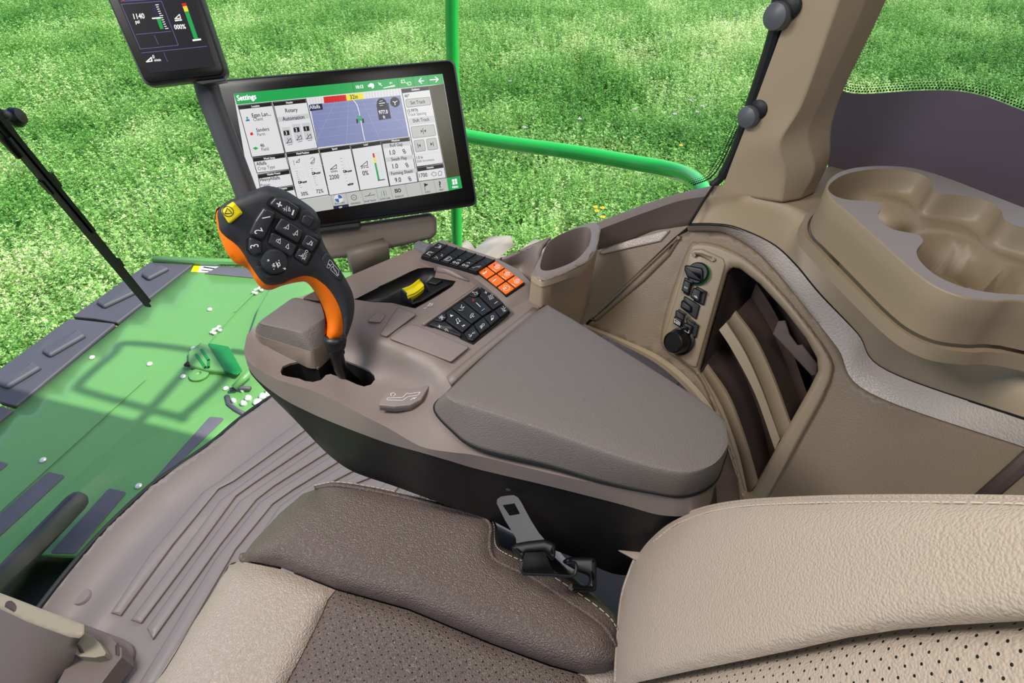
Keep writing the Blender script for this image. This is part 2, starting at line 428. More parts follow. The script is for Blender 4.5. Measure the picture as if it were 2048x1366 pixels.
# ================================================================== OUTSIDE
GZ = -1.6
def ground():
    mb = MB(); n = 60; X0, X1, Y0, Y1 = -12, 48, -26, 34
    for j in range(n):
        for i in range(n):
            pass
    xs = np.linspace(X0, X1, n); ys = np.linspace(Y0, Y1, n)
    rows = [[Vector((x, y, GZ+0.05*math.sin(x*0.7+y*0.3)+0.04*math.sin(y*0.9-x*0.4))) for x in xs] for y in ys]
    loft(mb, rows)
    m = bpy.data.materials.new('field_soil'); m.use_nodes = True; nt = m.node_tree; b = nt.nodes['Principled BSDF']; b.inputs['Roughness'].default_value = .95
    g = nt.nodes.new('ShaderNodeNewGeometry'); no = nt.nodes.new('ShaderNodeTexNoise'); no.inputs['Scale'].default_value = 3.5; no.inputs['Detail'].default_value = 8
    nt.links.new(g.outputs['Position'], no.inputs['Vector']); cr = nt.nodes.new('ShaderNodeValToRGB'); nt.links.new(no.outputs['Fac'], cr.inputs[0])
    cr.color_ramp.elements[0].position = .35; cr.color_ramp.elements[0].color = lin('#2f4a1c'); cr.color_ramp.elements[1].position = .68; cr.color_ramp.elements[1].color = lin('#b3a58c')
    e = cr.color_ramp.elements.new(.5); e.color = lin('#5f7a35')
    nt.links.new(cr.outputs[0], b.inputs['Base Color'])
    o = mb.build('ground', m, recalc=False); struct(o)
ground()
def gz(x, y): return GZ+0.05*np.sin(x*0.7+y*0.3)+0.04*np.sin(y*0.9-x*0.4)

def leafmat():
    m = bpy.data.materials.new('alfalfa_leaf'); m.use_nodes = True; nt = m.node_tree; b = nt.nodes['Principled BSDF']
    b.inputs['Roughness'].default_value = .55; b.inputs['Specular IOR Level'].default_value = .3
    oi = nt.nodes.new('ShaderNodeObjectInfo'); g = nt.nodes.new('ShaderNodeNewGeometry')
    n1 = nt.nodes.new('ShaderNodeTexNoise'); n1.inputs['Scale'].default_value = .55; n1.inputs['Detail'].default_value = 3; nt.links.new(g.outputs['Position'], n1.inputs['Vector'])
    ad = nt.nodes.new('ShaderNodeMath'); ad.operation = 'ADD'; mu = nt.nodes.new('ShaderNodeMath'); mu.operation = 'MULTIPLY'; mu.inputs[1].default_value = .5
    rp = nt.nodes.new('ShaderNodeMath'); rp.operation = 'MULTIPLY'; rp.inputs[1].default_value = .45
    sb = nt.nodes.new('ShaderNodeMath'); sb.operation = 'ADD'
    nt.links.new(oi.outputs['Random'], mu.inputs[0]); nt.links.new(g.outputs['Random Per Island'], rp.inputs[0])
    nt.links.new(mu.outputs[0], ad.inputs[0]); nt.links.new(rp.outputs[0], ad.inputs[1])
    m2 = nt.nodes.new('ShaderNodeMath'); m2.operation = 'MULTIPLY_ADD'; m2.inputs[1].default_value = 1.5; m2.inputs[2].default_value = -.72; nt.links.new(n1.outputs['Fac'], m2.inputs[0])
    nt.links.new(ad.outputs[0], sb.inputs[0]); nt.links.new(m2.outputs[0], sb.inputs[1])
    cr = nt.nodes.new('ShaderNodeValToRGB'); nt.links.new(sb.outputs[0], cr.inputs[0]); E_ = cr.color_ramp.elements
    E_[0].position = .0; E_[0].color = lin('#3c7c30'); E_[1].position = 1.0; E_[1].color = lin('#e8efbe')
    for p, c in ((.3, '#63a244'), (.55, '#8bc062'), (.8, '#b4d788')):
        e = E_.new(p); e.color = lin(c)
    nt.links.new(cr.outputs[0], b.inputs['Base Color'])
    tr = nt.nodes.new('ShaderNodeBsdfTranslucent'); nt.links.new(cr.outputs[0], tr.inputs[0]); mx = nt.nodes.new('ShaderNodeMixShader'); mx.inputs[0].default_value = .35
    out = nt.nodes['Material Output']; nt.links.new(b.outputs[0], mx.inputs[1]); nt.links.new(tr.outputs[0], mx.inputs[2]); nt.links.new(mx.outputs[0], out.inputs[0])
    return m
LEAF = leafmat()
def clump(seed, nst, leaves, hgt, rad):
    r = np.random.default_rng(seed); V = []; Fc = []
    for s in range(nst):
        a = r.uniform(0, 6.283); d = rad*math.sqrt(r.uniform()); bx, by = d*math.cos(a), d*math.sin(a); h = hgt*r.uniform(.65, 1.1)
        lx, ly = r.normal(0, .10, 2)+np.array([bx, by])*.25; tz = h
        o = len(V); w = .0022; V += [(bx-w, by, 0), (bx+w, by, 0), (bx+lx, by+ly, tz)]; Fc.append((o, o+1, o+2))
        for k in range(leaves):
            t = .35+.65*(k+r.uniform())/leaves; px, py, pz = bx+lx*t, by+ly*t, tz*t; th = r.uniform(0, 6.283)
            for q in (-.7, 0, .7):
                L = r.uniform(.014, .025); wd = L*.26; el = r.uniform(-.1, .9); u = np.array([math.cos(th+q)*math.cos(el), math.sin(th+q)*math.cos(el), math.sin(el)]); v = np.array([-math.sin(th+q), math.cos(th+q), r.uniform(-.3, .3)])
                c = np.array([px, py, pz])+u*.006; o = len(V); V += [tuple(c), tuple(c+u*L*.5+v*wd), tuple(c+u*L), tuple(c+u*L*.5-v*wd)]; Fc.append((o, o+1, o+2, o+3))
    me = bpy.data.meshes.new('alfalfa_clump'); me.from_pydata(V, [], Fc); me.materials.append(LEAF); me.update(); return bpy.data.objects.new('alfalfa_clump', me)
def field():
    P_ = []
    # jittered positions over the part of the field the cab's windows look onto, thinning with distance
    dens_near = 34
    N = 60000; x = rng.uniform(-2, 27, N); y = rng.uniform(-16, 26, N)
    az = np.degrees(np.arctan2(y, x)); d = np.hypot(x, y)
    k = (az > -42) & (az < 82) & (d < 27) & (d > 2.2)
    k &= rng.uniform(size=N) < np.clip(11.0/np.maximum(d, 1), .45, 1.0)
    # machine parts stand here: header deck, front tyre and cab
    k &= ~((y < 3.1) & (y > 1.0) & (x < 3.15)); k &= ~((x < 3.0) & (y < 1.4) & (y > -.9)); k &= ~((x < 1.7) & (y < 3.1))
    # thin, stony strip beside the wheel
    bare = np.exp(-(((x-3.7)/.8)**2+((y-1.4)/1.0)**2)); k &= rng.uniform(size=N) > bare*.85
    x = x[k]; y = y[k]; z = gz(x, y)
    me = bpy.data.meshes.new('alfalfa_field'); me.from_pydata(np.stack([x, y, z], 1).tolist(), [], [])
    o = bpy.data.objects.new('alfalfa_field', me); COL.objects.link(o); tag(o, 'dense bright green alfalfa crop covering the field around the machine', 'crop', kind='stuff')
    ng = bpy.data.node_groups.new('scatter_alfalfa', 'GeometryNodeTree'); ng.interface.new_socket('Geometry', in_out='INPUT', socket_type='NodeSocketGeometry'); ng.interface.new_socket('Geometry', in_out='OUTPUT', socket_type='NodeSocketGeometry')
    gi = ng.nodes.new('NodeGroupInput'); go = ng.nodes.new('NodeGroupOutput'); jn = ng.nodes.new('GeometryNodeJoinGeometry')
    rr = ng.nodes.new('FunctionNodeRandomValue'); rr.data_type = 'INT'; rr.inputs['Min'].default_value = 0; rr.inputs['Max'].default_value = 3; rr.inputs['Seed'].default_value = 5
    ri = next(s for s in rr.outputs if s.enabled)
    for i in range(4):
        c = clump(20+i, 26, 8, .30 if i < 3 else .38, .16)
        oi = ng.nodes.new('GeometryNodeObjectInfo'); oi.inputs['Object'].default_value = c
        ip = ng.nodes.new('GeometryNodeInstanceOnPoints'); ng.links.new(gi.outputs[0], ip.inputs['Points']); ng.links.new(oi.outputs['Geometry'], ip.inputs['Instance'])
        cp = ng.nodes.new('FunctionNodeCompare'); cp.data_type = 'INT'; cp.operation = 'EQUAL'
        A_, B_ = [s for s in cp.inputs if s.enabled][:2]; ng.links.new(ri, A_); B_.default_value = i
        ng.links.new(cp.outputs[0], ip.inputs['Selection'])
        rv = ng.nodes.new('FunctionNodeRandomValue'); rv.data_type = 'FLOAT_VECTOR'; rv.inputs[0].default_value = (-.12, -.12, 0); rv.inputs[1].default_value = (.12, .12, 6.283)
        ng.links.new(rv.outputs[0], ip.inputs['Rotation'])
        rs = ng.nodes.new('FunctionNodeRandomValue'); rs.data_type = 'FLOAT'
        si = [s for s in rs.inputs if s.enabled]; si[0].default_value = .8; si[1].default_value = 1.35
        ng.links.new(next(s for s in rs.outputs if s.enabled), ip.inputs['Scale'])
        ng.links.new(ip.outputs[0], jn.inputs[0])
    ng.links.new(jn.outputs[0], go.inputs[0])
    md = o.modifiers.new('scatter', 'NODES'); md.node_group = ng
    print('clumps', len(x))
field()

# yellow wild flowers beside the wheel, pale violet ones further off
def flower(px, h, col, label, grp, first=[]):
    b = PZ(px[0], px[1], GZ+h); mb = MB(); base = Vector((b.x, b.y, gz(b.x, b.y)))
    t = thing('wildflower', label, 'flower', base, grp)
    s = MB(); tube(s, [base, b], .003, n=5); s.build('stem', M['green'], t)
    for k in range(6):
        a = k*1.047; u = Vector((math.cos(a), math.sin(a), .15)); v = Vector((-math.sin(a), math.cos(a), 0)); mb.add([b, b+u*.014+v*.009, b+u*.026, b+u*.014-v*.009], [(0, 1, 2, 3)])
    lathe(mb, b, (0, 0, 1), [(.001, .003), (.006, .003), (.004, .008)], n=8); mb.build('petals', col, t, flat=True)
PETY = mat('yellow_petal', '#ffb400', .6); PETV = mat('violet_petal', '#b79ad2', .6)
for i, p in enumerate([(1191, 414), (1194, 422), (1206, 434), (1205, 416), (1300, 341), (1362, 291)]):
    flower(p, .42, PETY, 'small yellow wildflower standing in the alfalfa beyond the green rail' if i > 3 else 'small yellow wildflower growing in the thin crop near the wheel', 'yellow wildflowers beyond the rail' if i > 3 else 'yellow wildflowers near the wheel')
for p in [(1380, 200), (1395, 224), (1350, 228), (1020, 162), (1050, 255), (1405, 212), (1270, 218), (1160, 238)]:
    flower(p, .42, PETV, 'pale violet alfalfa blossom above the crop between rail and pillar', 'violet blossoms in the field')

# ---- header of the mower in front of the cab
HD = Z_(-0.6)
def header():
    t = thing('mower_header', 'green mower header with black rubber flaps in front of the cab', 'header', (1.4, 2.2, GZ))
    mb = MB(); deck = [(-420, 1195), (0, 843), (386, 530), (700, 545), (740, 640), (700, 760), (560, 800), (480, 870), (180, 1110), (60, 1105), (-500, 1640)]
    sheet(mb, deck, fz(-0.6), step=40, thick=(0, 0, -.03))
    # front skirt of the deck and long fold ribs
    f = Q(0, 480, .4539)
    for a, b, w, h in (((0, 1200), (640, 620), .012, .008), ((1040, 320), (1210, 150), .012, .010), ((900, 480), (1040, 320), .008, .006)):
        (p,), (q,) = f(a), f(b); stroke(mb, HD, [p, q], w, h)
    mb.build('deck', M['green'], t)
    # lower fold of the deck towards the cab
    mb = MB(); sheet(mb, [(60, 1107), (182, 1106), (120, 1205), (0, 1400), (-300, 1600), (-500, 1640)], fz(-.72), step=50, thick=(0, 0, -.02)); mb.build('rear_panel', M['blackbody'], t)
    mb = MB(); tube(mb, [HD.at(308, 519, .02), HD.at(430, 524, .02), HD.at(640, 528, .02)], .022, n=8); mb.build('end_rail', M['green'], t)
    # end housing at the far right of the deck
    mb = MB(); A = [HD.at(620, 545), HD.at(662, 548), HD.at(700, 640), HD.at(650, 700)]
    slab(mb, HD, [(560, 560), (650, 548), (640, 600), (560, 690), (500, 690), (520, 630)], 0, .05, bev=.015, rad=.03); mb.build('end_housing', M['green'], t)
    # rubber flaps along the front edge, raised lugs on each
    fl = [[(-120, 860), (-8, 748), (60, 826), (22, 812), (-60, 895), (-180, 1000)],
          [(-4, 745), (141, 640), (232, 650), (34, 815), (0, 806), (-14, 790)],
          [(146, 636), (302, 527), (386, 532), (236, 648), (190, 640)]]
    fl[0] = [(-120, 862), (-10, 812), (30, 822), (-60, 895), (-180, 1000), (-220, 960)]
    for i, p in enumerate(fl):
        mb = MB(); slab(mb, HD, p, -.015, .012, bev=.006, rad=.01); mb.build('rubber_flap', M['rubber'], t)
    lugs = [[(0, 775), (70, 732), (88, 742), (20, 783)], [(88, 710), (160, 668), (176, 678), (104, 720)], [(196, 612), (258, 585), (275, 592), (212, 622)], [(285, 556), (325, 538), (342, 544), (300, 566)]]
    for p in lugs:
        mb = MB(); slab(mb, HD, p, .012, .035, bev=.012, rad=.01); mb.build('flap_lug', M['rubber'], t)
    # grip pads
    for p in ([(98, 944), (132, 952), (-60, 1128), (-60, 1083)], [(219, 977), (254, 985), (150, 1108), (99, 1108)], [(-30, 915), (18, 928), (-30, 968)], [(420, 834), (450, 837), (262, 1020), (258, 1016)]):
        mb = MB(); slab(mb, HD, p, 0, .004, bev=.002, rad=.012); mb.build('grip_pad', M['grip'], t)
    # padded bar
    mb = MB(); a, b = PZ(168, 988, -.5), PZ(-60, 1225, -.5); d = (b-a).normalized(); r = .038
    pts = [a+d*(r*(1-math.cos(q))) for q in (0, .5, 1.0, 1.57)]+[a.lerp(b, k/10) for k in range(1, 11)]
    rr = [r*.15, r*.55, r*.87, r]+[r]*10; tube(mb, pts, rr, n=18); mb.build('bumper_bar', M['bar'], t)
    # screws
    for x, y in ((420, 620), (185, 716), (300, 729), (387, 698), (367, 754), (87, 921), (278, 973), (452, 778)):
        mb = MB(); lathe(mb, HD.at(x, y), (0, 0, 1), [(.013, 0), (.013, .006), (.008, .011), (.001, .012)], n=10); mb.build('bolt', M['steelb'], t)
    for cx, cy in ((432, 662), (515, 582)):
        for dx, dy in ((-7, 5), (-2, 7), (3, -2), (7, -6), (9, 1), (-3, 0)):
            mb = MB(); lathe(mb, HD.at(cx+dx, cy+dy), (0, 0, 1), [(.010, 0), (.010, .012), (.002, .015)], n=8); mb.build('hinge_bolt', M['steelb'], t)
    # warning label and dark strip at the far end
    mb = MB(); poly(mb, HD, [(388, 531), (402, 529), (396, 545), (382, 544)], .002, 0); poly(mb, HD, [(402, 529), (441, 533), (432, 546), (396, 545)], .002, 1)
    stroke(mb, HD, [(408, 535), (428, 538)], .012, .003, 2); stroke(mb, HD, [(404, 541), (422, 543)], .008, .003, 2)
    mb.build('warning_label', [M['yellow'], M['white'], M['ink']], t)
    mb = MB(); slab(mb, HD, [(440, 533), (560, 543), (545, 560), (410, 548)], 0, .004, bev=.001); mb.build('dark_strip', M['grip'], t)
    # opening with the lift bracket
    g = Q(380, 660, .13174)
    mb = MB(); slab(mb, HD, [(405, 692), (462, 703), (455, 752), (415, 748), (380, 738), (380, 712)], .0, .03, bev=.01, rad=.01); mb.build('lift_bracket', M['green'], t)
    mb = MB(); slab(mb, HD, g((290, 265), (620, 325), (820, 680), (740, 760), (570, 700)), .026, .034, bev=.002, rad=.01); mb.build('bracket_opening', M['greend'], t)
    mb = MB(); stroke(mb, HD, g((130, 440), (270, 640), (320, 640), (320, 530), (210, 370)), .012, .033); mb.build('slot', M['greend'], t)
    mb = MB(); slab(mb, HD, g((0, 540), (30, 570), (20, 610), (-60, 600)), .02, .032); mb.build('hook_hole', M['keyhole'], t)
    mb = MB(); lathe(mb, HD.at(*g((150, 690))[0], .0), (0, 0, 1), [(.045, 0), (.045, .012), (.03, .016), (.012, .016), (.012, .01)], n=20); mb.build('boss', M['green'], t)
    mb = MB(); tube(mb, [HD.at(*g((930, 620))[0], .06), HD.at(*g((670, 880))[0], .03)], .016, n=10); mb.build('support_tube', M['green'], t)
    mb = MB(); slab(mb, HD, g((560, 950), (1040, 880), (1180, 940), (1330, 1030), (860, 1290), (700, 1290), (560, 1100)), -.06, -.01, bev=.01, rad=.02); mb.build('latch_plate', M['greend'], t)
    mb = MB(); tube(mb, [HD.at(*p, .0) for p in g((560, 1010), (590, 1130), (690, 1210), (820, 1280))], .012, n=8); tube(mb, [HD.at(*p, .02) for p in g((610, 910), (740, 880), (920, 885))], .01, n=8); mb.build('hose', M['rubber'], t)
    for p, r in (((680, 1110), .014), ((830, 1150), .018), ((900, 1070), .02), ((1040, 1130), .025), ((1120, 1040), .022), ((1200, 1010), .018), ((1190, 965), .012), ((810, 960), .01)):
        mb = MB(); lathe(mb, HD.at(*g(p)[0], -.01), (0, 0, 1), [(r*.8, 0), (r*.8, .02), (r*.4, .03), (.001, .032)], n=10); mb.build('bolt', M['steelb'], t)
header()

# ---- front wheel
def wheel():
    tp_ = PX(1020, 484, 2.35); c = Vector((2.35, tp_.y, tp_.z-.90)); t = thing('front_wheel', 'dusty pale tractor tyre below the window beside the green post', 'wheel', (c.x, c.y, c.z-.8))
    ax = Vector((1, 0, 0)); mb = MB(); R, wd = .70, .56
    lathe(mb, c-ax*wd/2, ax, [(R*.55, 0), (R*.9, .02), (R*.97, .07), (R, .15), (R*1.005, wd/2), (R, wd-.15), (R*.97, wd-.07), (R*.9, wd-.02), (R*.55, wd)], n=64)
    for k in range(18):
        for s in (-1, 1):
            a0 = 2*math.pi*(k+(.5 if s > 0 else 0))/18; rows = []
            for j in range(4):
                u = j/3; a = a0+.16*u; w0 = s*(.02+u*(wd/2-.0)); hw = .06+.012*u
                def pt(rad, aa): return c+ax*w0+Vector((0, math.cos(aa), math.sin(aa)))*rad
                rows.append([pt(R*.98, a-hw/R), pt(R+.05, a-hw*.8/R), pt(R+.05, a+hw*.8/R), pt(R*.98, a+hw/R)])
            loft(mb, rows, closed=True, cap0=True, cap1=True)
    mb.build('tyre', M['dust'], t, angle=25)
    mb = MB(); lathe(mb, c-ax*.25, ax, [(R*.56, 0), (R*.5, .05), (R*.2, .2), (R*.2, .3), (R*.5, .45), (R*.56, .5)], n=40); mb.build('rim', M['yellow'], t)
wheel()

# ---- guard rail
def guard():
    t = thing('guard_rail', 'bright green tubular guard rail with upright post outside the side window', 'rail', (1.7, .66, GZ))
    X0 = 1.75; pts = [PX(915, 560, X0), PX(914, 480, X0), PX(909, 250, X0), PX(904, 60, X0), PX(905, -60, X0)]
    mb = MB(); tube(mb, spl(pts, 6), .0195, n=16); lo = PX(916, 560, X0); tube(mb, [Vector((lo.x, lo.y, -1.2)), lo], .0195, n=16); mb.build('post', M['rail'], t)
    # top rail turns back towards the cab behind the pillar
    pts = [PX(912, 268, X0), PX(1000, 284, 1.72), PX(1150, 305, 1.66), PX(1270, 326, 1.60), PX(1330, 337, 1.56), PX(1370, 349, 1.50), PX(1395, 366, 1.42), PX(1408, 392, 1.34), PX(1410, 440, 1.28)]
    mb = MB(); tube(mb, spl(pts, 8), [.0215]*65, n=16); mb.build('rail', M['rail'], t)
guard()

# ---- wiper
def wiper():
    t = thing('windscreen_wiper', 'black windscreen wiper slanting across the glass above the rubber flaps', 'wiper', PY(150, 430, 1.45))
    Y = 1.5; a, b = PY(-30, 215, Y), PY(296, 606, Y); d = (b-a).normalized(); n = Vector((0, 1, 0)); s = d.cross(n).normalized()
    def strip(nm, t0, t1, w0, w1, o, th, m):
        p, q = a.lerp(b, t0)+s*o, a.lerp(b, t1)+s*o; mb = MB()
        loft(mb, [[p+s*w0, p+s*w0-n*th, p-s*w0-n*th, p-s*w0], [q+s*w1, q+s*w1-n*th, q-s*w1-n*th, q-s*w1]], closed=True, cap0=True, cap1=True); mb.build(nm, m, t, flat=True)
    strip('blade_carrier', 0, .99, .014, .006, 0, .012, M['wiper']); strip('arm', 0, .55, .006, .005, .002, .022, M['metal'])
    strip('hinge_plate', 0, .18, .026, .018, -.004, .008, M['wiper']); strip('blade', .1, 1.0, .003, .003, -.012, .02, M['gasket']); strip('mid_clip', .28, .34, .02, .018, 0, .014, M['wiper']); strip('mid_clip', .72, .76, .014, .012, 0, .014, M['wiper'])
    p = PY(32, 238, Y); mb = MB(); lathe(mb, p+n*.01, -n+Vector((.5, 0, .3)), [(.022, 0), (.024, .01), (.018, .022), (.001, .024)], n=18); mb.build('pivot_cap', M['metal'], t)
    mb = MB(); tube(mb, [PY(0, 228, Y), PY(22, 234, Y)], .012, n=10); mb.build('pivot_shaft', M['steel'], t)
wiper()

# tubular arm on the cab roof, above the picture; its shadow falls across the header
def roof_arm():
    f = Q(0, 480, .4539)
    pts = [HD.at(*p) for p in f((890, 495), (560, 455), (500, 500), (372, 610), (350, 640), (375, 668), (780, 778), (812, 770), (985, 612), (960, 560), (890, 495))]
    up_ = [p-SUN_DIR*((1.97-p.z)/(-SUN_DIR.z))*-1*-1 for p in pts]
    t = thing('roof_arm', 'green tubular mirror arm fixed to the cab roof above the side window', 'mirror arm', up_[0])
    mb = MB(); tube(mb, spl(up_[:-1], 6, closed=True), .021, n=10, closed=True); a = up_[0]; tube(mb, [a, Vector((1.2, a.y, 1.93))], .021, n=10); mb.build('loop', M['rail'], t)
roof_arm()
# ================================================================== CAB SHELL
def arcd(V, pl_): return edist(V, pl_, closed=False)
def cab_floor():
    edge = [(620, 760), (545, 793), (480, 838), (429, 881), (360, 930), (300, 973), (214, 1054), (150, 1125), (86, 1205), (0, 1320), (-60, 1400)]
    ol = [tuple(p) for p in spl(edge, 5)]+[(-60, 1500), (500, 1500), (900, 1300), (1150, 1140), (1000, 960), (760, 800), (680, 750)]
    def zf(V):
        d = arcd(V, edge); return .055*np.clip(1-d/95, 0, 1)**2 + .012*np.exp(-((d-105)/22)**2)
    mb = MB(); sheet(mb, ol, fz(zf), step=9, thick=(0, 0, -.04))
    def rib(l, r):
        o_ = resamp(l+r[::-1], 9); o_ = [Vector(p) for p in o_]
        if area2(o_) < 0: o_.reverse()
        rs = []
        for d, h in ((-1.0, -.002), (0, .004), (.8, .0072), (2.2, .0088)):
            q = inset(o_, d); z = zf(np.array([tuple(v) for v in o_])); rs.append([PZ(v.x, v.y, a+h) for v, a in zip(q, z)])
        loft(mb, rs, closed=True); tr = tessellate_polygon([[Vector((v.x, v.y, 0)) for v in q]]); mb.add(rs[-1], [tuple(t) for t in tr])
    rib([(222, 1226), (300, 1110), (405, 985), (440, 962), (604, 838)], [(241, 1232), (345, 1090), (437, 978), (468, 962), (625, 850)])
    rib([(262, 1240), (360, 1110), (442, 1000), (478, 974), (638, 856)], [(282, 1247), (400, 1090), (472, 992), (508, 966), (655, 868)])
    rib([(294, 1257), (400, 1110), (480, 1002), (515, 978), (664, 876)], [(306, 1279), (440, 1090), (512, 1000), (548, 972), (682, 888)])
    rib([(268, 1385), (430, 1120), (520, 1005), (560, 978), (690, 895)], [(315, 1366), (470, 1100), (545, 1008), (585, 980), (706, 906)])
    rib([(380, 1340), (480, 1130), (560, 1012), (600, 984), (720, 912)], [(420, 1340), (520, 1120), (582, 1012), (622, 986), (740, 925)])
    rib([(560, 1100), (600, 1015), (640, 986), (760, 930)], [(600, 1100), (626, 1010), (664, 986), (780, 940)])
    rib([(700, 1040), (790, 946)], [(730, 1050), (812, 958)]); rib([(760, 1040), (830, 962)], [(790, 1050), (856, 975)]); rib([(820, 1050), (880, 984)], [(850, 1060), (905, 996)])
    o = mb.build('floor', M['floorm']); struct(o)
    mb = MB(); c = PZ(166, 1197, 0); lathe(mb, c, (0, 0, 1), [(.021, 0), (.021, .008), (.018, .013), (.001, .0135)], n=28); mb.build('floor_plug', M['floorm'], o)
    ub = MB(); box(ub, (.25, .12, -.075), (1.75, 1.75, .06)); box(ub, (.2, -1.0, .85), (2.1, .05, 2.0)); box(ub, (-.83, .1, .35), (.05, 2.2, .9)); ub.build('cab_underside', M['blackbody'], o, flat=True)
    # black rubber seal between glass and floor
    mb = MB(); tube(mb, [PZ(x, y, .05) for x, y in spl(edge, 4)], .007, n=8); s = mb.build('trim_1', M['gasket']); struct(s)
    return edge
FEDGE = cab_floor()

def glazing():
    def plan(t):  # windscreen wrapping round to the pillar
        return t
    K = spl([(-.6, 1.24, 0), (.0, 1.30, 0), (.35, 1.28, 0), (.66, 1.24, 0), (.98, 1.12, 0), (1.13, .88, 0), (1.15, .5, 0), (1.10, .2, 0), (1.06, -.02, 0), (1.055, -.10, 0)], 8)
    lo = []; hi = []
    for i, k in enumerate(K):
        u = i/(len(K)-1); z0 = .045 if k.y > 1.0 else .045+(.80-.045)*min(1, (1.0-k.y)/.85)
        lo.append(Vector((k.x, k.y, z0))); hi.append(Vector((k.x*1.02+.0, k.y+.03, 1.84)))
    mb = MB(); rows = [[a.lerp(b, j/6) for a, b in zip(lo, hi)] for j in range(7)]; loft(mb, rows); o = mb.build('window_1', GLASS, recalc=False); struct(o)
    # dotted edge of the windscreen near the pillar
    pl = Pl((1.055, -.1, .9), (1, -.1, 0)); mb = MB(); e = [Vector(p) for p in spl([(1392, 372), (1425, 358), (1446, 330), (1462, 298), (1478, 262)], 10)]
    for i, p in enumerate(e):
        for j in range(4):
            q = pl.to2((p.x-4-5*j, p.y-3-2.5*j)); slabr = .0017*(1-j*.2); c = circ2(q, slabr, 8); mb.add([pl.fr(a.x, a.y, .0005) for a in c], [tuple(range(8))])
    mb.build('frit_dots', M['gasket'], o, flat=True, recalc=False)
    # rear quarter glass with its dark printed band
    A = PZ(1660, 326, .89); B = PZ(2048, 420, .89); n = (B-A).cross(Vector((0, 0, 1))); pg = Pl(A, n, B-A)
    global PG; PG = pg
    mb = MB(); sheet(mb, [(1656, 326), (1656, 200), (1690, 120), (1765, -40), (1800, -260), (2400, -260), (2400, 545), (2048, 436), (1900, 386), (1760, 352), (1690, 340)], fp(pg), step=60); w = mb.build('window_2', GLASS, recalc=False); struct(w)
    top = spl([(1664, 150), (1672, 172), (1692, 184), (1730, 188), (1790, 184), (1850, 181), (1910, 182), (1970, 193), (2048, 222), (2150, 262), (2400, 360)], 6)
    mb = MB(); sheet(mb, [tuple(p) for p in top]+[(2400, 545), (2048, 436), (1900, 386), (1760, 352), (1656, 340), (1655, 240)], fp(pg, .001), step=24, thick=-pg.n*.0008)
    mb.build('frit_band', M['frit'], w, flat=True)
    mb = MB(); E2 = [Vector(p) for p in spl([(1672, 160), (1692, 178), (1730, 183), (1790, 179), (1850, 176), (1910, 177), (1970, 188), (2048, 217), (2100, 238)], 12)]
    acc = 0; last = None
    pts2 = [pg.to2(p) for p in E2]; L = [0]
    for a, b in zip(pts2, pts2[1:]): L.append(L[-1]+(b-a).length)
    sp = .0044; nn = int(L[-1]/sp)
    for k in range(nn):
        s = k*sp; i = max(0, min(len(L)-2, int(np.searchsorted(L, s))-1)); t = (s-L[i])/max(1e-9, L[i+1]-L[i]); p = pts2[i].lerp(pts2[i+1], t); d = (pts2[i+1]-pts2[i]).normalized(); m = Vector((-d.y, d.x))
        if m.y < 0: m = -m
        for j in range(5):
            c = circ2(p+m*(j*.0040)+d*(sp/2*(j % 2)), .0015*(1-j*.15), 8); mb.add([pg.fr(a.x, a.y, .0012) for a in c], [tuple(range(8))])
    E3 = [pg.to2(p) for p in spl([(1664, 190), (1676, 158), (1694, 120), (1722, 62), (1752, 0), (1775, -60)], 12)]; L = [0]
    for a, b in zip(E3, E3[1:]): L.append(L[-1]+(b-a).length)
    for k in range(int(L[-1]/sp)):
        s = k*sp; i = max(0, min(len(L)-2, int(np.searchsorted(L, s))-1)); t = (s-L[i])/max(1e-9, L[i+1]-L[i]); p = E3[i].lerp(E3[i+1], t); d = (E3[i+1]-E3[i]).normalized(); m = Vector((d.y, -d.x))
        for j in range(7):
            c = circ2(p+m*(j*.0038)+d*(sp/2*(j % 2)), .0015*(1-j*.13), 8); mb.add([pg.fr(a.x, a.y, .0012) for a in c], [tuple(range(8))])
    mb.build('frit_dots', M['gasket'], w, flat=True, recalc=False)
glazing()

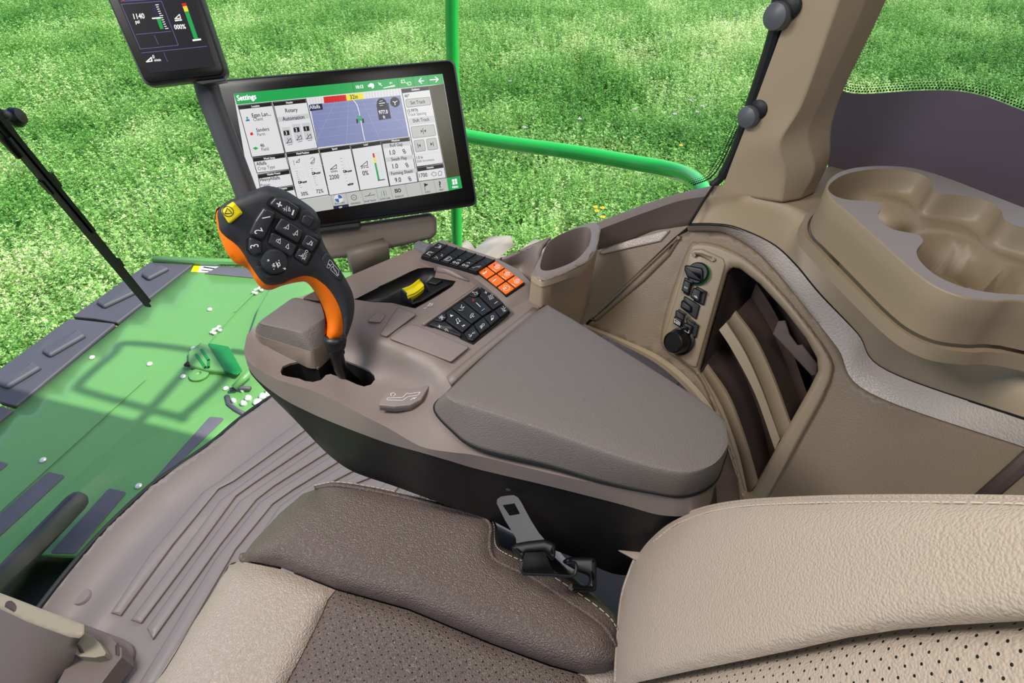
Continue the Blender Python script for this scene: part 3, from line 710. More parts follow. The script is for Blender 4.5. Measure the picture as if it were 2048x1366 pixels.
# panel plane of the right-hand wall
_a, _b, _d = PZ(1450, 540, .78), PZ(1665, 720, .72), PZ(1500, 985, .50)
PB = Pl(_a, (_b-_a).cross(_d-_a), (_b-_a))
BIN_OPEN = [(1453, 545), (1462, 534), (1480, 537), (1520, 568), (1570, 622), (1612, 676), (1634, 716), (1636, 742), (1620, 775), (1560, 882), (1503, 985), (1490, 985), (1472, 915), (1447, 840), (1424, 790), (1398, 742), (1420, 660)]
BIN_FRAME = [(1378, 492), (1394, 484), (1420, 485), (1452, 495), (1490, 515), (1530, 549), (1572, 595), (1615, 648), (1649, 694), (1664, 722), (1665, 748), (1649, 790), (1600, 880), (1530, 1005), (1484, 1005), (1472, 950), (1450, 880), (1420, 800), (1395, 752), (1360, 722), (1334, 704), (1322, 682), (1330, 630), (1350, 565)]
def wall():
    r0 = [(1421, 372), (1470, 372), (1520, 372), (1580, 370), (1640, 340), (1700, 328), (1800, 336), (1900, 362), (2048, 412), (2300, 490)]
    r2 = [(1406, 401), (1460, 397), (1497, 396), (1564, 411), (1617, 440), (1671, 488), (1738, 556), (1811, 623), (2048, 700), (2300, 760)]
    r3 = [(1377, 449), (1425, 449), (1472, 456), (1543, 488), (1590, 530), (1640, 590), (1715, 668), (1775, 742), (2048, 838), (2300, 920)]
    r4 = [(1377, 462), (1420, 462), (1455, 468), (1510, 500), (1555, 545), (1600, 600), (1675, 695), (1740, 785), (2048, 893), (2300, 975)]
    def bend(V):
        V = np.asarray(V, float); a = np.array([1745., 790.]); b = np.array([1640., 1000.]); d = (b-a)/np.hypot(*(b-a)); s_ = (V-a)@np.array([-d[1], d[0]]); s_ = -s_
        k = 45.0; return .142*k*np.log1p(np.exp(np.clip(s_/k, -30, 30)))/300
    b1 = lambda p: float(bend(np.array([p]))[0])
    print('bend', b1((2048, 893)), b1((1500, 700)))
    R0 = [PZ(x, y, .885) for x, y in r0]; R2 = [PZ(x, y, .88) for x, y in r2]
    R4 = [PB.at(*p, b1(p)) for p in r4]; R3 = [PZ(*p, q.z+.025) for p, q in zip(r3, R4)]
    S0, S2 = [spl(r, 8) for r in (R0, R2)]
    d2 = lambda r: [tuple(v)[:2] for v in spl([Vector((*p, 0)) for p in r], 8)]
    S4 = [PB.at(*p, b1(p)) for p in d2(r4)]; S3 = [PZ(*p, q.z+.025) for p, q in zip(d2(r3), S4)]
    S1 = [a.lerp(b, .9)+Vector((0, 0, .002)) for a, b in zip(S0, S2)]
    S2b = [b.lerp(c, .08)+Vector((0, 0, -.004)) for b, c in zip(S2, S3)]
    mb = MB(); rows = [S0]+[[a.lerp(b, k/6) for a, b in zip(S0, S1)] for k in (2, 4)]+[S1, [a.lerp(b, .6)+Vector((0, 0, .002)) for a, b in zip(S1, S2)], S2, S2b]+[[a.lerp(b, k/6) for a, b in zip(S2b, S3)] for k in (1, 2, 3, 4, 5)]+[S3]
    loft(mb, rows); o = mb.build('wall_right', M['sill'], angle=60, recalc=False); struct(o)
    # soft grained strip under the sill
    mb = MB(); off = PB.n*.004; rows = [[p+off for p in S3]]+[[a.lerp(b, k/4)+off*(1+.8*math.sin(math.pi*k/4)) for a, b in zip(S3, S4)] for k in (1, 2, 3)]+[[p+off for p in S4], [p-off for p in S4]]
    loft(mb, rows); mb.build('grained_strip', M['grain'], o, angle=60, recalc=False)
    mb = MB(); tube(mb, [p+off*.2 for p in S3], .0022, n=6); mb.build('seam', M['keyhole'], o)
    # main panel with the opening for the storage bin
    bot = [(2300, 1150), (1600, 1080), (1492, 1030), (1478, 960), (1452, 880), (1405, 795), (1335, 727), (1250, 685), (1172, 652), (1178, 636), (1345, 478)]
    ol = [tuple(p) for p in spl([Vector((a, b, 0)) for a, b in r4], 8)]; ol = [(p[0], p[1]) for p in ol]+bot
    hole = [(x*.985+y*0+.015*1520, y*.985+.015*740) for x, y in BIN_OPEN]; mb = MB()
    def h(V):
        # slight bowl near the lower right and a roll along the left seam
        return bend(V) - .004*np.exp(-arcd(V, [(1345, 474), (1172, 644)])/7) - .004*np.exp(-arcd(V, BIN_FRAME+[BIN_FRAME[0]])/5)
    sheet(mb, ol, fp(PB, h), holes=[BIN_OPEN], step=13, thick=-PB.n*.012); mb.build('side_panel', M['panel'], o, angle=50)
    # triangular panel in front of it
    mb = MB(); pt = Pl(PB.o-PB.n*.012, PB.n, PB.ex)
    sheet(mb, [(1176, 488), (1345, 440), (1400, 440), (1390, 470), (1300, 560), (1200, 664), (1120, 664), (1150, 560)], fp(pt), step=14, thick=-PB.n*.01); mb.build('front_panel', M['panel'], o)
    mb = MB(); slab(mb, pt, [(1192, 498), (1345, 458), (1322, 483), (1206, 509)], 0, .006, bev=.003, rad=.002); mb.build('grained_strip', M['grain'], o)
    mb = MB(); tube(mb, [PB.at(*p, -.003) for p in ((1380, 454), (1350, 478), (1260, 566), (1174, 648))], .003, n=6); mb.build('seam', M['keyhole'], o)
    # slanting raised border right of the seam
    mb = MB(); slab(mb, PB, [(1352, 476), (1366, 470), (1340, 512), (1290, 562), (1195, 642), (1178, 640)], -.002, .007, bev=.006, rad=.003); mb.build('panel_border', M['panel'], o)
    # light bottom moulding that follows the floor
    A_ = spl([(1168, 648), (1250, 680), (1335, 722), (1408, 792), (1456, 878), (1482, 960), (1498, 1040)], 8); B_ = spl([(1166, 656), (1245, 690), (1325, 736), (1394, 804), (1440, 884), (1466, 962), (1480, 1040)], 8)
    mb = MB(); a = [PB.at(p.x, p.y, .004) for p in [Vector((q[0], q[1])) for q in A_]]; b = [PB.at(q[0], q[1], .006) for q in B_]; loft(mb, [[p-PB.n*.012 for p in a], a, [p.lerp(q, .5)+PB.n*.004 for p, q in zip(a, b)], b, [p-PB.n*.02 for p in b]]); mb.build('bottom_moulding', M['sill'], o, recalc=False)
    # dark channel low on the right
    mb = MB(); tube(mb, [PB.at(x, y, b1((x, y))+.001) for x, y in ((1960, 1005), (2040, 935), (2110, 870))], .010, n=8); mb.build('dark_channel', M['recess'], o)
    # door sill trim that continues forward
    t = [(1190, 447), (1240, 427), (1300, 405), (1360, 386), (1436, 369)]; m_ = [(1196, 460), (1246, 441), (1304, 420), (1362, 401), (1424, 391)]; b = [(1188, 498), (1240, 483), (1300, 466), (1340, 459), (1388, 449)]; c = [(1186, 503), (1238, 488), (1298, 471), (1340, 464), (1388, 455)]
    zt = [.80, .82, .845, .87, .885]; rows = [[PZ(*p, z-.03) for p, z in zip(t, zt)], [PZ(*p, z) for p, z in zip(t, zt)], [PZ(*p, z-.002) for p, z in zip(m_, zt)], [PZ(*p, z-.03) for p, z in zip(b, [.78, .795, .815, .83, .85])], [PZ(*p, z-.045) for p, z in zip(c, [.78, .795, .815, .83, .85])]]
    rows = [spl(r, 8) for r in rows]; rows[0] = [p+Vector((.012, 0, 0)) for p in rows[1]]; rows[0] = [p-Vector((0, 0, .03)) for p in rows[0]]
    R = [rows[0], rows[1], [a.lerp(b, .5)+Vector((0, 0, .002)) for a, b in zip(rows[1], rows[2])], rows[2]]+[[a.lerp(b, k/4) for a, b in zip(rows[2], rows[3])] for k in (1, 2, 3)]+[rows[3], rows[4]]
    mb = MB(); loft(mb, R); q = mb.build('trim_2', M['ped'], angle=50, recalc=False); struct(q)
    mb = MB(); tube(mb, [PZ(1427, 371, .888), PZ(1408, 400, .883), PZ(1378, 450, .851)], .0022, n=6); mb.build('seam', M['keyhole'], q)
    return o
wall()

def pillar():
    # stations from the base upward: left edge, front ridge, rear ridge, hidden rear edge
    L = [(1441, 386), (1460, 335), (1480, 283), (1513, 198), (1586, 0), (1662, -200)]
    A = [(1564, 404), (1569, 345), (1560, 285), (1605, 205), (1678, 0), (1750, -200)]
    Bm = [(1600, 398), (1630, 340), (1616, 268), (1650, 185), (1733, 0), (1805, -200)]
    Rr = [(1628, 386), (1658, 320), (1664, 250), (1690, 172), (1772, 0), (1850, -200)]
    def col(pts, z, X=None):
        b = PZ(*pts[0], z); X = b.x if X is None else X; return [b]+[PX(x, y, X) for x, y in pts[1:]]
    c = [col(L, .875), col(A, .887), col(Bm, .887), col(Rr, .887)]
    c0 = [p+(p-CAM).normalized()*.05+Vector((0, -.01, 0)) for p in c[0]]; c4 = [p+(p-CAM).normalized()*.06+Vector((0, .01, 0)) for p in c[3]]
    cs = [spl(k, 10) for k in (c0, c[0], c[1], c[2], c[3], c4)]
    rows = []
    for j in range(len(cs[0])):
        p = [k[j] for k in cs]; ring = [p[0], p[1]]
        for a, b in ((1, 2), (2, 3), (3, 4)):
            ring += [p[a].lerp(p[b], t) for t in (.07, .5, .93)]+[p[b]]
        ring.append(p[5]); rows.append(ring)
    mb = MB(); loft(mb, rows, closed=True, cap0=True, cap1=True); o = mb.build('wall_pillar', M['sill'], angle=70); struct(o)
    pl = Pl((c[0][0].x+.03, 0, 0), (1, 0, 0)); mb = MB()
    xg = c[0][0].x+.012
    gp = [(1660, -250), (1566, -20), (1556, 40), (1540, 100), (1512, 185), (1486, 262), (1466, 312), (1446, 350), (1424, 372)]
    tube(mb, spl([PX(x, y, xg) for x, y in gp], 6), [.011]*13+[.010]*18+[.009]*12+[.007]*6, n=10)
    q = mb.build('trim_3', M['gasket']); struct(q)
    for x, y, rr, lab in ((1500, 233, .017, 'lower dark oval hinge cap on the glass edge beside the tan pillar'), (1557, 32, .019, 'upper dark oval hinge cap on the glass edge beside the tan pillar')):
        p = PX(x, y, c[0][0].x-.002); t = thing('hinge_cap', lab, 'hinge', p, 'hinge caps along the pillar')
        mb = MB(); lathe(mb, p, (-1, .75, .1), [(rr, -.004), (rr, .006), (rr*.9, .011), (rr*.5, .014), (.001, .015)], n=26); mb.build('cap', M['hinge'], t)
        mb = MB(); lathe(mb, p+Vector((.0, -.008, .012)), (-1, .75, .1), [(rr*.95, -.006), (rr*.95, .0), (rr*.8, .003)], n=26); mb.build('washer', M['gasket'], t)
pillar()

def ceiling():
    mb = MB(); box(mb, (.2, .2, 1.88), (2.2, 2.6, .06))
    for c, s in (((.10, .95, 1.8485), .5), ((.15, -.10, 1.8485), .4)): box(mb, c, (s+.04, s+.04, .01))  # backing plates for the added fill lamps
    o = mb.build('ceiling', M['ceil'], flat=True); struct(o)
ceiling()

def cupholder():
    zr, zf = .965, .893
    T = [(1656, 372), (1668, 352), (1700, 338), (1752, 332), (1810, 334), (1850, 342), (1900, 358), (1970, 385), (2060, 420), (2300, 510), (2300, 640), (2060, 602), (1990, 600), (1925, 592), (1870, 570), (1825, 538), (1780, 498), (1735, 457), (1690, 418), (1664, 396)]
    C_ = PZ(1900, 460, zr)
    t = thing('cup_holder', 'tan moulded cup holder tray with scalloped wells on the window sill', 'cup holder', (C_.x, C_.y, zf))
    H = [tuple(p)[:2] for p in spl([(1656, 376), (1672, 358), (1700, 346), (1752, 338), (1810, 341), (1846, 350), (1864, 366), (1866, 380), (1882, 387), (1930, 392), (1975, 402), (2002, 420), (2008, 438), (2030, 450), (2080, 464), (2160, 492), (2200, 540), (2150, 585), (2060, 589), (1990, 586), (1930, 575), (1880, 555), (1845, 528), (1833, 503), (1846, 482), (1836, 470), (1810, 464), (1785, 458), (1762, 444), (1756, 428), (1762, 414), (1745, 403), (1700, 400), (1670, 392)], 4, closed=True)]
    mb = MB(); To = [tuple(p)[:2] for p in spl([Vector((a, b, 0)) for a, b in T], 4, closed=True)]
    sheet(mb, To, fz(zr), holes=[H], step=6)
    mb.build('top_deck', M['cupdeck'], t); mb = MB()
    top = [PZ(*p, zr) for p in To]; cx = sum((p for p in top), Vector())/len(top)
    def out(p, k): v = (p-cx); v.z = 0; return p+v.normalized()*k
    low = [out(p, .004) for p in top]; low = [Vector((p.x, p.y, zf+.010)) for p in low]; f1 = [Vector((*(out(p, .003).xy), zf+.010)) for p in low]; f2 = [Vector((*(out(p, .011).xy), zf+.008)) for p in low]; f3 = [Vector((*(out(p, .013).xy), zf-.01)) for p in low]
    loft(mb, [top, [out(p, .0012)-Vector((0, 0, .0005)) for p in top], [out(p, .0022)-Vector((0, 0, .002)) for p in top], [a.lerp(b, .5) for a, b in zip(top, low)], low], closed=True)
    mb.build('tray', M['frame'], t, angle=45)
    mb = MB(); loft(mb, [[p-Vector((0, 0, .006)) for p in low], [p-Vector((0, 0, .003)) for p in f1], f2, f3], closed=True); mb.build('flange', M['frame'], t)
    # wells
    cs = [PZ(1760, 388, zr), PZ(1925, 470, zr), PZ(2100, 545, zr)]; cen = [Vector((c.x, c.y)) for c in cs]; rad = .046
    rim = [PZ(*p, zr) for p in H]
    med = []
    for p in rim:
        q = Vector((p.x, p.y)); best = None
        for a, b in zip(cen, cen[1:]):
            tt = max(0, min(1, (q-a).dot(b-a)/(b-a).length_squared)); c = a+(b-a)*tt
            if best is None or (q-c).length < (q-best).length: best = c
        med.append(best)
    rows = [rim]
    for s in (.03, .07, .12, .2, .3, .42, .55, .7, .85, 1.0):
        r = []
        for p, m_ in zip(rim, med):
            q = Vector((p.x, p.y)).lerp(m_, s); dd = min((q-c).length for c in cen)
            deep = 1/(1+math.exp((dd-.046)/.004)); z = zr-.034*min(1, s/.10)**.6-.085*deep*min(1, s/.12)
            r.append(Vector((q.x, q.y, z)))
        rows.append(r)
    mb = MB(); loft(mb, rows, closed=True); mb.build('well', M['frame'], t, angle=80, recalc=False)
cupholder()

def storage_bin():
    c = PB.at(1530, 800)
    t = thing('storage_bin', 'framed two-shelf storage pocket recessed in the tan side panel', 'storage bin', c)
    fo = [tuple(p)[:2] for p in spl([Vector((a, b, 0)) for a, b in BIN_FRAME], 4, closed=True)]; BO = [tuple(p) for p in rnd([Vector(p) for p in BIN_OPEN], 9, 4)]
    def h(V):
        d = edist(V, fo); e = edist(V, BIN_OPEN); return .004+.008*np.sqrt(np.clip(1-(1-np.clip(d/9, 0, 1))**2, 0, 1))-.007*np.clip(1-e/12, 0, 1)**2
    mb = MB(); sheet(mb, fo, fp(PB, h), holes=[BO], step=4, thick=lambda p: p-PB.n*.02); mb.build('bin_frame', M['frame'], t, angle=40)
    # recess: walls go back into the side wall
    back = -PB.n; w_out = Vector((.90, -.42, -.05)).normalized()
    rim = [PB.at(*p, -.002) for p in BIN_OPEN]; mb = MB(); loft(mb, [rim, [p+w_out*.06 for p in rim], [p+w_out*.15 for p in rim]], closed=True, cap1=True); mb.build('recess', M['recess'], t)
    def shelf(L1, L2, ext, nm='shelf'):
        a = [PB.at(*p, .0) for p in [q[:2] for q in spl([Vector((*p, 0)) for p in L1], 5)]]; b = [PB.at(*p, .004) for p in [q[:2] for q in spl([Vector((*p, 0)) for p in L2], 5)]]
        m = MB(); th = w_out*.006
        loft(m, [a, b, [p+th for p in b], [p+th for p in a]], closed=False); loft(m, [a, [p+th for p in a]])
        s = m.build('shelf', M['frame'], t, angle=40)
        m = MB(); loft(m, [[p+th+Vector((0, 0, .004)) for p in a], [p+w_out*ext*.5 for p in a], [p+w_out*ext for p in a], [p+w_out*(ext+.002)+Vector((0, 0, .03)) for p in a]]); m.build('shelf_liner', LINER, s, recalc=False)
    shelf([(1456, 643), (1493, 704), (1526, 778), (1563, 885)], [(1469, 624), (1510, 680), (1546, 757), (1580, 850)], .10)
    shelf([(1405, 745), (1444, 813), (1477, 903), (1497, 990)], [(1413, 731), (1456, 794), (1489, 880), (1514, 966)], .10)
    for A_, B_ in (([(1438, 660), (1464, 700), (1510, 788), (1550, 900)], [(1452, 645), (1488, 702), (1522, 776), (1560, 878)]), ([(1400, 750), (1438, 820), (1468, 905), (1488, 996)], [(1404, 745), (1444, 813), (1477, 903), (1497, 990)])):
        a = [PB.at(q[0], q[1], .002) for q in spl([Vector((*p, 0)) for p in A_], 5)]; b = [PB.at(q[0], q[1], -.002) for q in spl([Vector((*p, 0)) for p in B_], 5)]
        m = MB(); loft(m, [[p+w_out*.012 for p in a], a, b, [p+w_out*.012 for p in b]]); m.build('shelf_rail', M['frame'], t)
    # ends of the shelves and the notched card holder at the back
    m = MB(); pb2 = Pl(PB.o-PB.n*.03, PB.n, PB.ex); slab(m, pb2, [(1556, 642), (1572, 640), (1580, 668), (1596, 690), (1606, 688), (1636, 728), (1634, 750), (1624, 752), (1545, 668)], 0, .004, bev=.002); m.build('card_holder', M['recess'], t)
def linermat():
    m = M['recess'].copy(); m.name = 'woven_liner'; nt = m.node_tree; b = nt.nodes['Principled BSDF']
    g = nt.nodes.new('ShaderNodeNewGeometry'); k = nt.nodes.new('ShaderNodeTexBrick'); k.inputs['Scale'].default_value = 95; k.inputs['Mortar Size'].default_value = .04; k.inputs['Brick Width'].default_value = .5
    nt.links.new(g.outputs['Position'], k.inputs['Vector']); bp = nt.nodes.new('ShaderNodeBump'); bp.inputs['Strength'].default_value = .9; bp.inputs['Distance'].default_value = .002; bp.invert = True
    nt.links.new(k.outputs['Fac'], bp.inputs['Height']); nt.links.new(bp.outputs[0], b.inputs['Normal']); return m
LINER = linermat()
storage_bin()

def sockets():
    t = thing('socket_panel', 'tan strip panel with black power and usb socket covers beside the storage pocket', 'socket panel', PB.at(1400, 620))
    mb = MB(); pl = Pl(PB.o+PB.n*.009, PB.n, PB.ex)
    slab(mb, pl, [(1379, 508), (1388, 499), (1406, 498), (1448, 517), (1452, 530), (1394, 735), (1384, 733), (1336, 698), (1326, 684)], 0, .006, bev=.003, rad=.004); mb.build('panel_plate', M['frame'], t)
    q = Q(1300, 480, .19027)
    mb = MB(); slab(mb, pl, q((500, 135), (560, 140), (765, 225), (755, 255), (490, 165), (450, 180)), .006, .012, bev=.005, rad=.002); mb.build('ridge', M['frame'], t)
    def p2(a): return pl.to2(q(a)[0])
    # round socket with lifting flap
    mb = MB(); c = pl.at(*q((515, 350))[0], .006); lathe(mb, c, pl.n, [(.0185, 0), (.0185, .010), (.0165, .013), (.001, .013)], n=30); s = mb.build('power_socket', M['black'], t)
    mb = MB(); lathe(mb, c+pl.n*.004+pl.ex*.001, pl.n, [(.0192, 0), (.0192, .004)], n=30); mb.build('green_ring', M['greend'], s)
    mb = MB(); slab(mb, pl, q((400, 268), (575, 300), (590, 330), (590, 440), (560, 445), (425, 398), (395, 320)), .015, .024, bev=.003, rad=.004); mb.build('flap', M['black'], s)
    def cover(name, quad, quad2, icon, hinge):
        m = MB(); slab(m, pl, q(*quad2), .006, .012, bev=.002, rad=.002); s = m.build(name, M['black'], t)
        m = MB(); slab(m, pl, q(*quad), .012, .020, bev=.0025, rad=.0015); m.build('cover', M['black'], s)
        m = MB(); a, b = q(*hinge); tube(m, [pl.at(*a, .020), pl.at(*b, .020)], .0022, n=8); m.build('hinge', M['dgrey'], s)
        m = MB(); icon(m)
        if m.v: m.build('marking', M['white'], s, flat=True, recalc=False)
    cover('aux_port', ((385, 415), (460, 455), (435, 580), (360, 535)), ((378, 390), (470, 440), (425, 592), (366, 560)), lambda m: text(m, 'AUX', pl, q((388, 503))[0], .0028, .0204, d=q((430, 525))[0]), ((392, 425), (452, 445)))
    cover('usb_port', ((485, 500), (565, 540), (545, 665), (450, 600)), ((500, 485), (615, 545), (580, 690), (470, 640)), lambda m: (stroke(m, pl, q((495, 590), (528, 612)), .0008, .0204), stroke(m, pl, q((505, 598), (512, 590), (522, 596)), .0007, .0204), stroke(m, pl, q((508, 600), (518, 612), (525, 606)), .0007, .0204)), ((500, 510), (570, 545)))
    mb = MB(); slab(mb, pl, q((375, 585), (540, 690), (500, 840), (345, 715)), .006, .011, bev=.002, rad=.002); s = mb.build('blank_cover', M['black'], t); mb = MB(); slab(mb, pl, q((360, 620), (460, 700), (455, 770), (345, 710)), .011, .019, bev=.003, rad=.003); mb.build('latch', M['black'], s)
    def bat(pts):
        def f(m):
            stroke(m, pl, q(*pts), .0007, .0204, closed=True); a, b = pts[0], pts[2]
            cx, cy = sum(p[0] for p in pts)/len(pts), sum(p[1] for p in pts)/len(pts)
            stroke(m, pl, q((cx-24, cy-4), (cx-8, cy-10), (cx-4, cy+10), (cx+10, cy-2), (cx+12, cy+18), (cx+24, cy+6)), .0007, .0204)
        return f
    cover('charge_port', ((285, 790), (370, 840), (355, 920), (275, 875)), ((290, 730), (385, 790), (350, 925), (268, 880)), bat(((292, 825), (350, 868), (345, 895), (290, 862))), ((298, 735), (380, 785)))
    cover('charge_port', ((385, 860), (480, 905), (450, 1000), (370, 960)), ((385, 810), (530, 900), (500, 1030), (440, 1005)), bat(((385, 902), (442, 948), (438, 975), (384, 940))), ((385, 815), (480, 880)))
    c = pl.at(*q((330, 1060))[0], .006); mb = MB(); lathe(mb, c, pl.n, [(.024, 0), (.024, .006), (.020, .008)], n=30); s = mb.build('accessory_outlet', M['black'], t)
    ax = (pl.n+Vector((-.35, .5, .05))).normalized(); mb = MB(); lathe(mb, c+pl.n*.004, ax, [(.0205, 0), (.0215, .012), (.0185, .026), (.0165, .028), (.0165, .026), (.001, .026)], n=32); mb.build('cap', M['black'], s)
    mb = MB(); tube(mb, spl([c+pl.n*.01+pl.ey*.02, c+pl.n*.016+pl.ey*.026-pl.ex*.006, c+pl.n*.02+pl.ey*.02-pl.ex*.012], 5), .003, n=8); mb.build('strap', M['black'], s)
sockets()

def pocket():
    z = .80; q = Q(1020, 400, .23422)
    t = thing('storage_pocket', 'small tan open cup-shaped pocket moulded at the front end of the sill', 'storage pocket', PZ(1130, 530, .7))
    O = q((185, 640), (240, 520), (330, 350), (560, 230), (700, 190), (785, 195), (760, 330), (735, 430), (640, 540), (480, 620), (300, 690), (240, 680)); H = [tuple(p)[:2] for p in spl([Vector((*p, 0)) for p in q((258, 575), (280, 470), (330, 365), (420, 300), (560, 245), (660, 232), (692, 270), (688, 340), (660, 410), (560, 515), (400, 585), (300, 603))], 4, closed=True)]
    mb = MB(); sheet(mb, O, fz(lambda V: z-.004*np.clip(1-edist(V, O)/5, 0, 1)**2+.004*np.clip((V[:, 0]-1100)/100, 0, 1)), holes=[H], step=7)
    rim = [PZ(*p, z+.004*max(0, min(1, (p[0]-1100)/100))) for p in H]; cc = sum(rim, Vector())/len(rim); dn = [cc+Vector((0, 0, -.10))]
    rows = [[p.lerp(cc, k)+Vector((0, 0, -d)) for p in rim] for k, d in ((0, 0), (.02, .006), (.05, .03), (.12, .07), (.2, .12), (.4, .17), (.97, .18))]
    loft(mb, rows, closed=True); mb.build('rim', M['console'], t, angle=50, recalc=False)
    # body under the rim
    fr = q((185, 640), (240, 680), (300, 690), (480, 620), (640, 540), (735, 430), (770, 300)); lo = q((150, 960), (230, 985), (290, 1000), (420, 1030), (585, 1060), (690, 700), (745, 440))
    U = [PZ(*p, z-.004) for p in fr]; L = [drop(u, *p) for u, p in zip(U, lo)]; U = spl(U, 5); L = spl(L, 5); mb = MB()
    loft(mb, [U, [a.lerp(b, .12)-Vector((.003, 0, 0)) for a, b in zip(U, L)], [a.lerp(b, .15) for a, b in zip(U, L)], [a.lerp(b, .6) for a, b in zip(U, L)], L]); mb.build('body', M['sill'], t, angle=40, recalc=False)
    mb = MB(); a, b = q((285, 715))[0], q((260, 960))[0]; P1, P2 = PZ(*a, z-.012), drop(PZ(*a, z-.012), *b); tube(mb, [P1-Vector((.002, 0, 0)), P2-Vector((.002, 0, 0))], .0018, n=6); mb.build('seam', M['keyhole'], t)
    # concave side scoop to the left of the pocket
    S = [(985, 520), (1018, 510), (1060, 490), (1102, 473), (1086, 492), (1077, 520), (1064, 556), (1050, 610), (1030, 600)]
    mb = MB(); sheet(mb, S, fz(tps([(1102, 473, .80), (1060, 490, .79), (1018, 510, .775), (985, 520, .765), (1086, 492, .79), (1077, 520, .77), (1064, 556, .74), (1050, 610, .70), (1030, 600, .70), (1040, 530, .745)])), step=6, thick=(0, 0, -.008)); mb.build('side_scoop', M['console'], t, angle=60)
pocket()

def side_step():
    z = .565
    mb = MB(); ol = [(1130, 690), (1150, 650), (1170, 650), (1250, 684), (1335, 727), (1405, 798), (1450, 880), (1476, 960), (1490, 1080), (1350, 1100), (1250, 1000), (1150, 800)]
    sheet(mb, ol, fz(z), step=20, thick=(0, 0, -.03)); o = mb.build('trim_4', M['brown']); struct(o)
    pl = Z_(z); mb = MB(); slab(mb, pl, [(1205, 692), (1290, 712), (1335, 742), (1357, 768), (1352, 778), (1300, 790), (1180, 720)], 0, .006, bev=.003, rad=.01); mb.build('lid', M['brown'], o)
    mb = MB(); lathe(mb, PZ(1193, 672, z), (0, 0, 1), [(.011, 0), (.011, .008), (.007, .012), (.001, .0125)], n=18); mb.build('screw_cap', M['ped'], o)
side_step()
# ================================================================== ARMREST CONSOLE
CPTS = [(488, 698, .70), (512, 735, .70), (560, 761, .70), (618, 779, .70), (671, 802, .70), (724, 830, .702), (776, 856, .705), (842, 893, .712), (958, 905, .718), (1196, 965, .722), (1366, 996, .722), (1432, 940, .722), (1440, 880, .722),
 (540, 735, .692), (600, 740, .69), (700, 785, .69), (730, 790, .69), (765, 765, .693), (770, 800, .697), (700, 805, .695), (505, 690, .694), (520, 710, .692),
 (724, 705, .705), (790, 735, .712), (829, 758, .716), (870, 790, .718), (850, 850, .715),
 (708, 645, .738), (753, 686, .740), (810, 712, .741), (869, 737, .742), (890, 748, .739),
 (737, 641, .745), (816, 650, .745), (780, 676, .745), (937, 694, .745), (902, 725, .744), (845, 650, .745), (700, 605, .744), (830, 617, .745), (964, 569, .746),
 (868, 817, .722), (900, 780, .735), (985, 700, .742), (1060, 630, .744), (1078, 621, .742), (1000, 760, .725), (1200, 850, .722), (1150, 720, .72),
 (640, 600, .742), (592, 597, .745), (650, 575, .758), (692, 555, .768), (834, 494, .768), (760, 524, .768), (911, 566, .748), (860, 545, .750), (882, 480, .762), (991, 516, .760), (934, 546, .755), (1063, 566, .748), (1073, 592, .742), (1023, 626, .738), (998, 597, .745)]
CZ = tps(CPTS)
GATE = [(561, 743), (565, 733), (579, 727), (598, 723), (618, 728), (635, 736), (650, 722), (664, 708), (688, 696), (690, 706), (683, 718), (710, 728), (739, 741), (748, 750), (750, 759), (742, 769), (728, 773), (714, 769), (690, 758), (661, 748), (652, 750), (642, 760), (626, 764), (610, 762), (598, 757), (575, 753), (564, 750)]
TRAY = [(709, 599), (760, 573), (821, 544), (836, 538), (851, 536), (873, 537), (868, 556), (911, 563), (905, 572), (830, 617), (786, 606), (745, 604)]
R_ = [(488, 698), (492, 718), (512, 735), (560, 761), (618, 779), (671, 802), (724, 830), (776, 856), (842, 893), (900, 904), (958, 912), (1093, 945), (1196, 968), (1300, 988), (1366, 997), (1415, 980), (1434, 940)]
L_ = [(492, 714), (497, 735), (518, 762), (565, 797), (617, 824), (665, 845), (724, 868), (780, 888), (842, 905), (900, 922), (958, 939), (1093, 971), (1235, 1007), (1320, 1030), (1385, 1030), (1418, 1010), (1430, 975)]
K_ = [(498, 740), (505, 752), (540, 790), (590, 840), (640, 893), (670, 920), (710, 945), (788, 972), (850, 995), (920, 1020), (980, 1040), (1060, 1080), (1160, 1120), (1240, 1150), (1330, 1140), (1400, 1090), (1435, 1020)]
CON = thing('armrest_console', 'brown-grey armrest console with padded lid, key pads and black lower body right of the seat', 'console', PZ(900, 800, .45))
